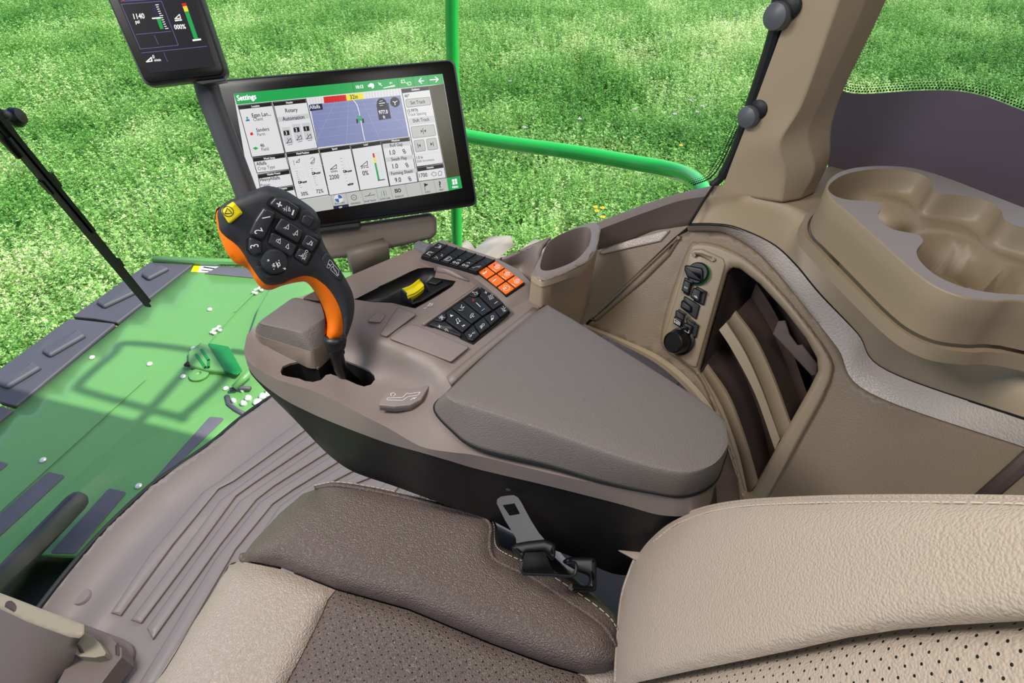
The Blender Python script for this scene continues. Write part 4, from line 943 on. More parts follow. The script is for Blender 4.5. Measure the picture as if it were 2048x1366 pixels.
def console():
    t = CON
    far = [(1442, 880), (1430, 830), (1113, 640), (1078, 618), (1074, 594), (1063, 568), (1038, 541), (991, 516), (935, 498), (884, 480), (840, 494), (834, 495), (760, 526), (692, 555), (650, 574), (600, 594), (580, 602), (540, 640), (506, 655), (494, 670)]
    ol = [tuple(p)[:2] for p in spl([Vector((*p, 0)) for p in R_], 3)]+far
    mb = MB()
    KP = [(845, 652), (965, 576), (998, 594), (1025, 628), (944, 694)]
    sheet(mb, ol, fz(CZ), holes=[GATE, TRAY], step=7)
    U = spl([PZ(*p, float(CZ(np.array([p]))[0])) for p in R_], 5); L = spl([drop(PZ(*p, float(CZ(np.array([p]))[0])), *q) for p, q in zip(R_, L_)], 5)
    U0 = [PZ(*p, float(CZ(np.array([p]))[0])) for p in [tuple(q)[:2] for q in spl([Vector((*p, 0)) for p in R_], 5)]]
    rows = [U0, [a.lerp(b, .08) for a, b in zip(U0, L)], [a.lerp(b, .5) for a, b in zip(U0, L)], L, [p+Vector((.006, 0, .0)) for p in L]]
    loft(mb, rows)
    mb.build('shell', M['console'], t, angle=55, recalc=False)
    # lower black body
    Lk = [drop(l, *k) for l, k in zip([drop(PZ(*p, float(CZ(np.array([p]))[0])), *q) for p, q in zip(R_, L_)], K_)]
    Lk = spl(Lk, 5); cx = Vector((.72, .2, 0)); mb = MB()
    up_ = [p+Vector((.005, 0, .004)) for p in L]
    base = [p.lerp(Vector((cx.x, cx.y, p.z)), .35) for p in Lk]; base = [Vector((p.x, p.y, p.z-.12)) for p in base]
    loft(mb, [up_, [a.lerp(b, .3) for a, b in zip(up_, Lk)], [a.lerp(b, .7) for a, b in zip(up_, Lk)], Lk, base]); mb.build('lower_body', M['blackbody'], t, angle=60, recalc=False)
    mb = MB(); m_ = PZ(1018, 968, .66); p = drop(U[len(U)*5//8], 1018, 968); lathe(mb, p+Vector((-.004, 0, 0)), (-1, .2, .3), [(.008, 0), (.006, .003), (.001, .004)], n=14); mb.build('side_button', M['dgrey'], t)
    # joystick gate well
    rim = [PZ(*p, float(CZ(np.array([p]))[0])) for p in GATE]; mb = MB()
    loft(mb, [rim, [p-Vector((0, 0, .004)) for p in rim]], closed=True, mi=0)
    loft(mb, [[p-Vector((0, 0, .004)) for p in rim], [p-Vector((0, 0, .06)) for p in rim]], closed=True, mi=1); mb.add([p-Vector((0, 0, .06)) for p in rim], [tuple(range(len(rim)))], 1)
    g = Q(440, 560, .17571); pz = Z_(.66); stroke(mb, pz, g((1510, 1040), (1690, 1080)), .002, 0, 2)
    mb.build('gate_well', [M['console'], M['keyhole'], M['yellow']], t, recalc=False)
    # front cap: base and grained pad
    z0 = [(508, 672), (520, 688), (618, 737), (636, 738), (662, 714), (700, 660), (660, 612), (589, 600)]
    z1 = [(508, 662), (517, 671), (618, 701), (628, 700), (653, 676), (672, 640), (655, 612), (589, 598)]
    z2 = [(520, 644), (523, 648), (593, 662), (604, 660), (648, 636), (654, 626), (647, 614), (589, 597)]
    A_ = [PZ(*p, .688) for p in z0]; B_ = [PZ(*p, .728) for p in z1]; C_ = [PZ(*p, .756) for p in z2]
    def rr(p, n=6, r=.012):
        pl = Z_(0); q = rnd([Vector((v.x, v.y)) for v in p], r, n); return q
    def ring(P3, r): return [Vector((q.x, q.y, P3[0].z)) for q in rnd([Vector((v.x, v.y)) for v in P3], r, 5)]
    rA, rB, rC = ring(A_, .007), ring(B_, .006), ring(C_, .006)
    n_ = min(len(rA), len(rB), len(rC)); 
    def even(r, n=72):
        L = [0]; N = len(r)
        for i in range(N): L.append(L[-1]+(r[(i+1) % N]-r[i]).length)
        o = []
        for k in range(n):
            s = L[-1]*k/n; i = max(0, min(N-1, int(np.searchsorted(L, s, side='right'))-1)); tt = (s-L[i])/max(1e-9, L[i+1]-L[i]); o.append(r[i].lerp(r[(i+1) % N], tt))
        return o
    def keyed(P3, r, n=9):
        # every corner gets the same number of vertices so the rings match up
        out = []; N = len(P3)
        for i in range(N):
            a, b, c = P3[i-1], P3[i], P3[(i+1) % N]; u = (a-b); v = (c-b); ta = min(r, u.length*.45); tb = min(r, v.length*.45); p1 = b+u.normalized()*ta; p2 = b+v.normalized()*tb
            for k in range(n): s = k/(n-1); out.append(p1*(1-s)**2+b*2*s*(1-s)+p2*s*s)
        return out
    kA, kB, kC = keyed(A_, .008), keyed(B_, .008), keyed(C_, .012)
    mb = MB(); loft(mb, [kA, [p-Vector((0, 0, .0015)) for p in kB], [b.lerp(Vector((.62, .55, b.z)), .02) for b in kB]], closed=True); mb.build('cap_base', M['console_side'], t, angle=40)
    mb = MB(); mid = [b.lerp(c, .35)+Vector((0, 0, .004)) for b, c in zip(kB, kC)]; mid2 = [b.lerp(c, .8)+Vector((0, 0, .0035)) for b, c in zip(kB, kC)]; cen = sum(kC, Vector())/len(kC)
    loft(mb, dens([kB, mid, mid2, kC, [p.lerp(cen, .25)+Vector((0, 0, .0006)) for p in kC], [p.lerp(cen, .95)+Vector((0, 0, .0008)) for p in kC]], 3), closed=True, cap1=True); mb.build('cap_pad', M['pad'], t, angle=60)
    # armrest lid
    B0 = [(868, 817), (905, 864), (958, 900), (1090, 932), (1196, 963), (1290, 984), (1366, 993), (1425, 970), (1447, 925), (1453, 890), (1430, 832), (1290, 737), (1113, 628), (1078, 619), (985, 700), (900, 780)]
    zb = [.742, .735, .728, .728, .728, .728, .728, .730, .735, .740, .745, .745, .745, .745, .745, .745]
    B1 = [(884, 796), (905, 815), (950, 830), (1080, 872), (1190, 912), (1290, 945), (1370, 960), (1425, 942), (1450, 905), (1454, 876), (1428, 826), (1290, 732), (1113, 622), (1084, 622), (990, 694), (905, 776)]
    B2 = [(903, 788), (912, 800), (945, 808), (1080, 850), (1190, 886), (1290, 918), (1366, 934), (1415, 924), (1442, 898), (1446, 872), (1424, 824), (1288, 734), (1115, 629), (1096, 632), (1000, 706), (920, 772)]
    r0 = [PZ(*p, z) for p, z in zip(B0, zb)]; r1 = [PZ(*p, .772) for p in B1]; r2 = [PZ(*p, .782) for p in B2]
    def cs(r): return spl(r, 6, closed=True)
    r0, r1, r2 = cs(r0), cs(r1), cs(r2); cen = sum(r2, Vector())/len(r2)
    mb = MB(); rA = [p+Vector((0, 0, .0)) for p in r0]
    loft(mb, [r0]+dens([r0, [a.lerp(b, .6)+Vector((0, 0, .002)) for a, b in zip(r0, r1)], [a.lerp(b, .3)+Vector((0, 0, .0035)) for a, b in zip(r1, r2)], r2, [p.lerp(cen, .3)+Vector((0, 0, .0015)) for p in r2], [p.lerp(cen, .985)+Vector((0, 0, .002)) for p in r2]], 4), closed=True, cap1=True, cap0=True); mb.build('armrest_pad', M['pad'], t, angle=70)
    mb = MB(); tube(mb, [p+Vector((0, 0, .0005)) for p in r0], .0014, n=6, closed=True); mb.build('lid_seam', M['keyhole'], t)
    # light frame that runs along the front of the lid
    mb = MB(); thicken(mb, [spl([PZ(1079, 618, .748), PZ(985, 694, .748), PZ(902, 768, .742)], 6), spl([PZ(1066, 614, .747), PZ(972, 688, .747), PZ(893, 752, .741)], 6)], (0, 0, -.006)); mb.build('frame_ledge', M['console'], t)
    # tray with the throttle
    rim = [PZ(*p, float(CZ(np.array([p]))[0])) for p in TRAY]; mb = MB(); bt = [Vector((p.x, p.y, .735)) for p in rim]; cen = sum(bt, Vector())/len(bt); bt = [p.lerp(cen, .03) for p in bt]
    loft(mb, [[p+Vector((0, 0, .001)) for p in rim], rim, bt], closed=True); tr = tessellate_polygon([[Vector((p.x, p.y, 0)) for p in bt]]); mb.add(bt, [tuple(k) for k in tr]); mb.build('throttle_tray', M['black'], t, angle=30)
    pt = Z_(.737); q3 = Q(680, 430, .21968)
    mb = MB(); slab(mb, pt, q3((780, 640), (860, 575), (1050, 600), (1040, 640), (920, 700), (760, 800), (640, 840), (700, 740)), 0, .006, bev=.003, rad=.002); mb.build('tray_insert', M['black'], t)
    mb = MB(); slab(mb, pt, q3((800, 640), (850, 600), (950, 605), (950, 625), (880, 668), (810, 655)), .006, .010, bev=.002, rad=.001); mb.build('tray_lid', M['key'], t)
    mb = MB(); tube(mb, [PZ(x, y, float(CZ(np.array([(x, y)]))[0])+.002) for x, y in q3((890, 495), (980, 510), (1080, 560), (1170, 600))], [.007, .006, .004, .001], n=10); mb.build('tray_rail', M['console'], t)
    # throttle slide: yellow saddle between dark cheeks
    zt = .737
    A0, A1, A2, A3 = PZ(*q3((548, 700))[0], zt+.030), PZ(*q3((720, 585))[0], zt+.030), PZ(*q3((830, 712))[0], zt), PZ(*q3((672, 822))[0], zt)
    def cheek(nm, top, mid, low, back):
        mb = MB(); T = [PZ(*top, zt+.034), PZ(*mid, zt+.026), PZ(*low, zt+.001), PZ(*back, zt+.001)]; d = (A1-A0).normalized()*.003; loft(mb, [T, [p+d for p in T]], closed=True, cap0=True, cap1=True); mb.build(nm, M['dgrey'], t, flat=True)
    cheek('throttle_cheek', q3((552, 678))[0], q3((600, 720))[0], q3((676, 824))[0], q3((552, 780))[0])
    cheek('throttle_cheek', q3((722, 575))[0], q3((760, 610))[0], q3((834, 716))[0], q3((726, 668))[0])
    ya = [q3((560, 672))[0], q3((600, 700))[0], q3((612, 735))[0], q3((640, 765))[0], q3((660, 772))[0]]; yb = [q3((722, 580))[0], q3((748, 612))[0], q3((765, 645))[0], q3((752, 690))[0], q3((756, 708))[0]]; zz = [zt+.033, zt+.026, zt+.024, zt+.010, zt+.006]
    mb = MB(); Y0 = spl([PZ(*p, z) for p, z in zip(ya, zz)], 4); Y1 = spl([PZ(*p, z) for p, z in zip(yb, zz)], 4); mid = [a.lerp(b, .5)-Vector((0, 0, .003)) for a, b in zip(Y0, Y1)]; thicken(mb, dens([Y0, mid, Y1], 5), (0, 0, -.005)); mb.build('throttle_grip', M['yellow'], t, angle=50)
    mb = MB(); pd = Z_(.7462); stroke(mb, pd, q3((765, 850), (775, 852), (785, 846)), .0009, .0006)
    for a in (((795, 835), (812, 818), (835, 815), (845, 808)), ((800, 828), (825, 832), (842, 818)), ((812, 812), (820, 806), (830, 808))): stroke(mb, pd, q3(*a), .0009, .0006)
    mb.build('engine_symbol', M['white'], t, flat=True, recalc=False)
    # inset covers on the deck
    def inlay(nm, pts, m=M['deckp'], r=.003):
        cp_ = [(p[0]*.5+sum(q_[0] for q_ in pts)/len(pts)*.5, p[1]*.5+sum(q_[1] for q_ in pts)/len(pts)*.5) for p in pts]; pd = Z_(float(CZ(np.array(cp_)).max())+.0008)
        mb = MB(); slab(mb, pd, pts, -.002, .0012, bev=.0012, rad=r, mi=0); e = [pd.to2(p) for p in pts]
        stroke2(mb, pd, rnd(e if area2(e) > 0 else e[::-1], r, 4), .0010, .0004, 1, closed=True); return mb.build(nm, [m, M['recess']], t)
    inlay('deck_cover', q3((622, 1000), (700, 1010), (1175, 1205), (1012, 1338), (452, 1125)))
    inlay('deck_cover', q3((520, 850), (545, 848), (695, 905), (425, 1108), (365, 1090)))
    inlay('deck_button', q3((330, 893), (345, 895), (412, 915), (365, 980), (255, 970), (262, 955)), r=.002)
    # armrest adjust plate with its pictogram
    g4 = Q(460, 600, .26367); mb = MB(); z_ = .7195; pa = Z_(z_); slab(mb, pa, g4((1215, 680), (1330, 680), (1420, 672), (1520, 645), (1450, 760), (1370, 800), (1250, 812), (1125, 800), (1150, 740)), -.01, .0016, bev=.0014, rad=.003); o = mb.build('adjust_plate', M['deckp'], t)
    mb = MB()
    for a in (((1190, 765), (1195, 750), (1310, 745), (1345, 712), (1360, 718), (1445, 705), (1425, 728), (1350, 740), (1310, 768), (1190, 765)), ((1225, 735), (1220, 715), (1245, 710)), ((1240, 738), (1258, 725), (1250, 715)), ((1370, 765), (1400, 745), (1395, 760), (1415, 742))): stroke(mb, pa, g4(*a), .0007, .0020)
    mb.build('pictogram', M['white'], o, flat=True, recalc=False)
    # small dark recess in the front frame
    mb = MB(); g = Q(440, 560, .17571); pf = Z_(.752); slab(mb, pf, g((945, 215), (960, 200), (1085, 130), (1160, 165), (1180, 245)), -.003, .0015, bev=.001, rad=.003); mb.build('frame_recess', M['recess'], t)
console()

# ---- key pad sunk into the deck
def keypad():
    q = Q(820, 570, .11719); pk = Z_(.744); t = CON
    mb = MB(); slab(mb, pk, q((270, 715), (1250, 30), (1330, 70), (1600, 350), (1715, 480), (1080, 1030)), 0, .002, bev=.0008, rad=.002); kb = mb.build('key_bed', M['keyhole'], t)
    def sy(m, *ls, w=.0006, c=False):
        for l in ls: stroke(m, pk, q(*l), w, .0075, c and 1 or 0)
    def plus(m, x, y, mi=0, r=26):
        stroke(m, pk, q((x-r, y+5), (x+r, y-5)), .0008, .0075, mi); stroke(m, pk, q((x-6, y-r), (x+6, y+r)), .0008, .0075, mi)
    def minus(m, x, y, mi=0): stroke(m, pk, q((x-24, y+18), (x+24, y-18)), .0009, .0075, mi)
    def key(pts, ic=None, nm='key'):
        m = MB(); slab(m, pk, q(*pts), .001, .0072, bev=.0015, rad=.0016); k = m.build(nm, M['key'], t)
        if ic:
            m = MB(); ic(m)
            if m.v: m.build('symbol', [M['white'], M['red'], M['blue']], k, flat=True, recalc=False)
    def fan(m):
        plus(m, 1298, 186); minus(m, 1470, 357)
        for k in range(4):
            a = k*1.571+.4; cx, cy = 1383+30*math.cos(a), 264+30*math.sin(a); sy(m, [(cx+17*math.cos(b), cy+17*math.sin(b)) for b in np.linspace(0, 6.28, 9)], w=.0007)
    key([(1205, 95), (1270, 68), (1590, 365), (1425, 462), (1185, 235), (1212, 190)], fan)
    key([(915, 312), (1000, 250), (1125, 272), (1172, 250), (1395, 480), (1240, 575)], lambda m: (plus(m, 1082, 318, 1), stroke(m, pk, q((1135, 362), (1205, 432)), .0010, .0075), minus(m, 1250, 480, 2)))
    def phones(m):
        sy(m, [(885, 395), (880, 425), (915, 440)], [(835, 480), (845, 490), (890, 490), (915, 478)], [(865, 440), (905, 460), (935, 425)], [(1035, 620), (1030, 590), (1060, 545), (1085, 545), (1080, 575), (1060, 585), (1058, 612), (1040, 622)]); sy(m, [(1070, 575), (1085, 608), (1100, 595)])
    key([(718, 440), (895, 322), (1222, 590), (1058, 712)], phones)
    def media(m):
        poly(m, pk, q((690, 560), (735, 585), (700, 605)), .0075); sy(m, [(728, 570), (742, 588)]); poly(m, pk, q((905, 765), (920, 735), (950, 750)), .0075); sy(m, [(890, 750), (912, 775)])
        sy(m, [(790, 650), (820, 625), (860, 680)], [(790, 650), (820, 705)]); sy(m, [(845, 680), (862, 676)], [(812, 716), (830, 710)], w=.002)
    key([(625, 520), (705, 462), (1045, 728), (905, 858), (615, 655), (640, 605)], media)
    key([(415, 650), (588, 515), (628, 612), (545, 678)], lambda m: sy(m, [(490, 610), (600, 620)], [(550, 575), (545, 655)], [(520, 590), (570, 650)], [(505, 635), (575, 595)]))
    key([(330, 720), (405, 665), (540, 692), (600, 672), (875, 890), (870, 925)], lambda m: (plus(m, 510, 768), sy(m, [(595, 825), (620, 805), (650, 830), (655, 855)], [(610, 845), (630, 830)])))
    key([(1008, 232), (1155, 122), (1195, 195), (1130, 255)], lambda m: sy(m, [(1060, 185), (1100, 180), (1160, 200)], [(1090, 205), (1110, 215), (1120, 230)], [(1140, 170), (1150, 225)], [(1075, 175), (1085, 195)]))
    def led(m, x, y): lathe(m, pk.at(*q((x, y))[0], .0072), pk.n, [(.0016, 0), (.0012, .0004)], n=10)
    key([(1450, 485), (1598, 372), (1698, 480), (1545, 598)], lambda m: sy(m, [(1580, 495), (1630, 505)], [(1590, 500), (1585, 465), (1610, 460), (1620, 500)], [(1560, 455), (1575, 470)], [(1590, 425), (1598, 445)], [(1630, 440), (1622, 455)], [(1600, 515), (1640, 490)]))
    key([(1265, 592), (1442, 500), (1530, 608), (1380, 735)], lambda m: (sy(m, [(1390, 590), (1410, 575), (1430, 590), (1425, 615), (1385, 610), (1390, 590)]), poly(m, pk, q((1385, 630), (1435, 625), (1390, 668)), .0075)))
    key([(1095, 722), (1255, 605), (1368, 748), (1195, 880)], lambda m: sy(m, [(1225, 760), (1240, 722), (1270, 720), (1265, 755), (1225, 770)], [(1215, 750), (1195, 775)], [(1222, 765), (1208, 795)], [(1235, 775), (1222, 805)]))
    key([(930, 872), (1073, 742), (1188, 895), (1072, 1000), (990, 972)], lambda m: sy(m, [(1035, 925), (1055, 905), (1050, 935), (1035, 925)], [(1085, 890), (1075, 870), (1065, 895)], [(1005, 910), (1025, 905)], [(1012, 930), (1028, 925)], [(1025, 950), (1038, 938)], [(1090, 870), (1110, 860)], [(1095, 885), (1115, 880)]))
    # ledge along the pad
    q3 = Q(680, 430, .21968); mb = MB(); slab(mb, Z_(.7455), q3((745, 1000), (1290, 628), (1300, 645), (770, 1018)), -.002, .005, bev=.002, rad=.001); mb.build('pad_ledge', M['console'], t)
keypad()

# ---- function bridge with black and orange keys
def bridge():
    t = CON; q = Q(820, 470, .12695)
    TL, TR, BR, BL = q((445, 130), (1345, 415), (1045, 598), (168, 347)); OTL, OTR, OBR, OBL = q((1350, 425), (1815, 762), (1515, 968), (1062, 600))
    def Zr(x, y): return float(CZ(np.array([(x, y)]))[0])
    c = [Vector((*p, 0)) for p in (TL, TR, BR, BL)]; o = [Vector((*p, 0)) for p in (OTL, OTR, OBR, OBL)]
    def bil(c, u, v): a = c[0].lerp(c[1], u); b = c[3].lerp(c[2], u); r = a.lerp(b, v); return (r.x, r.y)
    a_, b_, d_ = PZ(*TL, .771), PZ(*TR, .771), PZ(*BL, .770); pb = Pl(a_, (b_-a_).cross(d_-a_), b_-a_)
    a_, b_, d_ = PZ(*OTL, .771), PZ(*OTR, .762), PZ(*OBL, .7655); po = Pl(a_, (b_-a_).cross(d_-a_), b_-a_)
    mb = MB(); slab(mb, pb, [TL, TR, BR, BL], -.004, .0005, bev=.0004, rad=.002); mb.build('key_bed', M['keyhole'], t); mb = MB(); slab(mb, po, [OTL, OTR, OBR, OBL], -.004, .0005, bev=.0004, rad=.002); mb.build('key_bed', M['keyhole'], t)
    def cell(pl, c, i, j, n, m, h, col, nm, g=.04):
        u0, u1, v0, v1 = (i+g)/n, (i+1-g)/n, (j+g)/m, (j+1-g)/m
        mb = MB(); slab(mb, pl, [bil(c, u0, v0), bil(c, u1, v0), bil(c, u1, v1), bil(c, u0, v1)], 0, h, bev=.0008, rad=.0012); return mb.build(nm, col, t), lambda u, v: bil(c, (i+u)/n, (j+v)/m)
    icons = {
     (0, 0): [[(.3, .3), (.55, .3), (.55, .6)], [(.3, .7), (.55, .6)], [(.65, .3), (.65, .7)], [(.55, .5), (.8, .5)], [(.6, .35), (.78, .65)]],
     (0, 1): [[(.3, .3), (.6, .3), (.3, .6), (.6, .7)], [(.6, .4), (.75, .3)], [(.6, .6), (.78, .75)], [(.3, .3), (.3, .7)]],
     (1, 1): [[(.5, .2), (.7, .3)], [(.6, .4), (.8, .4)], [(.25, .6), (.45, .65)], [(.3, .8), (.5, .8)], [(.5, .7), (.65, .8)]],
     (2, 1): [[(.3, .2), (.3, .8)], [(.45, .2), (.45, .8)], [(.55, .3), (.75, .35), (.75, .7), (.55, .75)], [(.3, .5), (.45, .5)]],
     (5, 1): [[(.25, .7), (.4, .7), (.4, .55)], [(.6, .25), (.75, .3)], [(.45, .5), (.6, .35)], [(.6, .4), (.78, .45)]],
    }
    for j in range(2):
        for i in range(6):
            k, L = cell(pb, c, i, j, 6, 2, .0035, M['key'], 'black_key'); mb = MB()
            for s in icons.get((i, j), []): stroke(mb, pb, [L(*p) for p in s], .0006, .0037)
            if (i, j) in ((3, 1), (4, 1)):
                for u in (.32, .68): 
                    ce = pb.to2(L(u, .68)); stroke2(mb, pb, circ2(ce, .0022, 12), .0010, .0037, closed=True)
                stroke(mb, pb, [L(.3, .35), L(.5, .2), L(.6, .35)], .0007, .0037)
            if mb.v: mb.build('symbol', M['white'], k, flat=True, recalc=False)
            if j == 0 and i >= 2: mb = MB(); lathe(mb, pb.at(*L(.55, .5), .0034), pb.n, [(.0038, 0), (.0034, .0008), (.002, .0012), (.001, .0012)], n=14); mb.build('bump', M['key'], k)
    mb = MB()
    for i in range(1, 7):
        a, b = bil(c, i/6, .02), bil(c, i/6, .98); stroke(mb, pb, [a, b], .0010, .0052)
        m = MB(); slab(m, pb, [bil(c, i/6-.006, .02), bil(c, i/6+.006, .02), bil(c, i/6+.006, .98), bil(c, i/6-.006, .98)], .001, .0055, bev=.0005); m.build('divider', M['black'], t)
    for j in range(2):
        for i in range(3):
            k, L = cell(po, o, i, j, 3, 2, .004, M['okey'], 'orange_key', .06); mb = MB()
            if (i, j) == (0, 1): text(mb, '2', po, L(.36, .82), .0085, .0042, d=L(.8, .78-.02), bold=.04)
            if (i, j) == (1, 1): text(mb, '1', po, L(.42, .82), .0085, .0042, d=L(.85, .76), bold=.04)
            if (i, j) == (2, 1): text(mb, 'P', po, L(.45, .72), .0052, .0042, d=L(.8, .70), bold=.03); e = po.to2(L(.55, .5)); stroke2(mb, po, circ2(e, .0056, 16), .0007, .0042, closed=True)
            if j == 0:
                e = po.to2(L(.58, .45)); stroke2(mb, po, circ2(e, .0042, 14), .0008, .0042, closed=True); stroke2(mb, po, circ2(e, .0015, 8), .0012, .0042, closed=True); stroke(mb, po, [L(.5, .92), L(.85, .86)], .0007, .0042); stroke(mb, po, [L(.38, .35), L(.42, .2), L(.6, .14)], .0008, .0042)
            mb.build('symbol', M['white'], k, flat=True, recalc=False)
            m = MB(); lathe(m, po.at(*L(.17, .35), .004), po.n, [(.0013, 0), (.0011, .0006)], n=10); m.build('indicator', M['red'] if (i, j) in ((1, 1),) else (M['yellow'] if i == 2 else M['ink']), k)
    # ribbed thumb wheel at the far corner
    ctr = PZ(847, 500, .760); ax = (PZ(870, 505, .76)-PZ(826, 492, .76)).normalized(); m = MB(); lathe(m, ctr-ax*.015, ax, [(.010, 0), (.0135, .002), (.0135, .028), (.010, .030)], n=36)
    for k in range(30):
        a = 2*math.pi*k/30; u = ax.cross(Vector((0, 0, 1))).normalized(); w = ax.cross(u); d = u*math.cos(a)+w*math.sin(a); tube(m, [ctr-ax*.013+d*.0135, ctr+ax*.013+d*.0135], .0010, n=5)
    m.build('thumb_wheel', M['wheelg'], t, flat=True)
    # raised body of the bridge under the keys
    m = MB(); out = [(840, 514), (882, 480), (991, 516), (1036, 539), (1061, 564), (1072, 590), (1050, 608), (1023, 627), (998, 596), (965, 568), (934, 546)]
    bz = tps([(838, 514, .768), (882, 479, .769), (991, 514, .7695), (934, 548, .7645), (1052, 566, .7600), (1012, 594, .7540), (955, 546, .7635), (1071, 590, .746), (1050, 608, .740), (1023, 627, .734), (998, 602, .750), (1040, 540, .764)])
    sheet(m, out, fz(bz), step=6); sheet_b = [PZ(*p, float(bz(np.array([p]))[0])) for p in out]; loft(m, [sheet_b, [p-Vector((0, 0, .02)) for p in sheet_b]], closed=True); m.build('key_bridge', M['console'], t, angle=40, recalc=False)
bridge()
# ================================================================== JOYSTICK
def joystick():
    q = Q(400, 350, .32937); B = PZ(684, 684, .765); Hc = PZ(550, 480, .93); v = (Hc-B).normalized(); n = (CAM-Hc); n = (n-v*n.dot(v)).normalized(); pj = Pl(Hc, n, v.cross(n))
    t = thing('joystick', 'black and orange multifunction joystick with numbered thumb buttons', 'joystick', PZ(700, 750, .63))
    blk = q((110, 215), (180, 155), (370, 75), (430, 68), (520, 95), (640, 170), (700, 220), (722, 270), (735, 370), (780, 470), (860, 590), (920, 700), (938, 790), (925, 890), (880, 1010), (862, 1022), (868, 900), (840, 800), (790, 710), (710, 635), (640, 612), (560, 632), (500, 660), (420, 668), (370, 640), (300, 540), (230, 440), (130, 350), (112, 290))
    blk = [tuple(p)[:2] for p in spl([Vector((*p, 0)) for p in blk], 4, closed=True)]
    org = q((100, 228), (160, 190), (370, 110), (520, 130), (640, 200), (700, 270), (720, 370), (760, 470), (840, 600), (900, 700), (915, 800), (900, 900), (862, 1005), (815, 1012), (770, 1004), (772, 900), (745, 800), (700, 715), (650, 655), (600, 650), (500, 672), (430, 698), (380, 690), (340, 650), (290, 572), (210, 532), (150, 450), (108, 330))
    org = [tuple(p)[:2] for p in spl([Vector((*p, 0)) for p in org], 4, closed=True)]
    mb = MB(); f1 = puff(blk, 26, .014, .0); P1 = sheet(mb, blk, fp(pj, f1), step=7)
    # close the black shell at the back
    mb.build('shell', M['joy'], t, angle=70, recalc=False)
    mb = MB(); f2 = puff(org, 24, .020, -.018); sheet(mb, org, fp(pj, f2), step=8)
    E_ = [tuple(p) for p in org]; f3 = lambda V: -.018-puff(org, 34, .034)(V)
    # back half is built in the plane itself so that its outline stays put
    A2 = [pj.to2(p) for p in org]; def_pts = [(p.x*1000, p.y*1000) for p in A2]
    sheet(mb, def_pts, lambda V: [pj.fr(x/1000, y/1000, h) for (x, y), h in zip(V, -.018-puff(def_pts, 20, .030)(V))], step=7)
    mb.build('grip', M['orange'], t, angle=70, recalc=False)
    # the sheet above is seen through the parallax of the plane: shift so it meets the rim
    hp = .0135
    def bed(pts, h=hp, m='keyhole', rad=.006):
        mb = MB(); slab(mb, pj, pts, h-.006, h+.0012, bev=.001, rad=rad); return mb.build('button_bed', M[m], t)
    bed(q((390, 150), (430, 115), (600, 170), (720, 260), (722, 300), (650, 330), (735, 370), (660, 540), (560, 500), (480, 600), (400, 615), (340, 560), (350, 480), (270, 460), (268, 370), (300, 350)), h=hp-.001, m='joy', rad=.008)
    bed(q((388, 155), (420, 122), (480, 125), (600, 180), (605, 230), (580, 268), (540, 262), (395, 178)))
    bed(q((590, 210), (640, 200), (715, 260), (700, 320), (640, 318), (590, 275)), rad=.008, m='joy'); bed(q((635, 345), (722, 375), (715, 410), (640, 545), (556, 490), (600, 400)), rad=.003)
    bed(q((268, 368), (300, 360), (370, 420), (360, 470), (310, 475), (270, 440)), rad=.004)
    bed(q((440, 240), (620, 330), (575, 480), (400, 400)), m='keyhole'); bed(q((300, 360), (385, 185), (450, 225), (372, 375)))
    def btn(nm, pts, sym=None, h=.0075, bev=.003, rad=.004, seg=4):
        mb = MB(); slab(mb, pj, pts, hp-.002, hp+h, bev=bev, rad=rad, seg=seg); b = mb.build(nm, M['joykey'], t, angle=50)
        if sym:
            mb = MB(); sym(mb, hp+h+.0004); mb.build('symbol', M['white'], b, flat=True, recalc=False)
        return b
    g = Q(480, 370, .14641)
    def st(m, h, *ls, w=.0006):
        for l in ls: stroke(m, pj, g(*l), w, h)
    def tri(m, h, x, y, s=38): st(m, h, ((x-s*.6, y+s*.3), (x+s*.5, y-s*.9), (x+s*.4, y+s*.9), (x-s*.6, y+s*.3)), w=.0006)
    btn('rocker_button', g((370, 240), (460, 140), (600, 165), (790, 290), (715, 455), (560, 370)), lambda m, h: (st(m, h, ((478, 222), (538, 250)), ((520, 205), (498, 262)), w=.0016), st(m, h, ((700, 315), (682, 372)), w=.0018), st(m, h, ((555, 285), (600, 310)), ((585, 275), (570, 320)), ((610, 255), (600, 330)), ((625, 320), (640, 265), (655, 325), (625, 320)))))
    btn('numbered_rocker', g((305, 265), (475, 350), (295, 720), (95, 635), (180, 450)), lambda m, h: (text(m, '1', pj, g((388, 400))[0], .0105, h, d=g((368, 330))[0], align='L'), text(m, '2', pj, g((290, 590))[0], .0105, h, d=g((255, 520))[0], align='L')), h=.010, bev=.004)
    btn('numbered_button', g((105, 660), (275, 735), (285, 885), (175, 930), (100, 850)), lambda m, h: text(m, '3', pj, g((235, 800))[0], .0105, h, d=g((215, 735))[0], align='L'), h=.008)
    btn('rocker_button', g((540, 405), (845, 600), (765, 765), (430, 575)), lambda m, h: (tri(m, h, 615, 535), st(m, h, ((565, 550), (590, 540), (590, 565))), tri(m, h, 735, 615), st(m, h, ((690, 625), (705, 650), (725, 630)))))
    btn('rocker_button', g((405, 595), (755, 795), (680, 950), (345, 755)), lambda m, h: (tri(m, h, 505, 725), st(m, h, ((465, 730), (480, 700), (510, 700))), tri(m, h, 615, 795), st(m, h, ((620, 830), (640, 820)))))
    btn('square_button', g((875, 628), (1045, 735), (960, 890), (795, 785)), lambda m, h: (tri(m, h, 925, 755, 34), st(m, h, ((945, 790), (960, 740)), ((880, 755), (895, 775), (910, 765)))), h=.006)
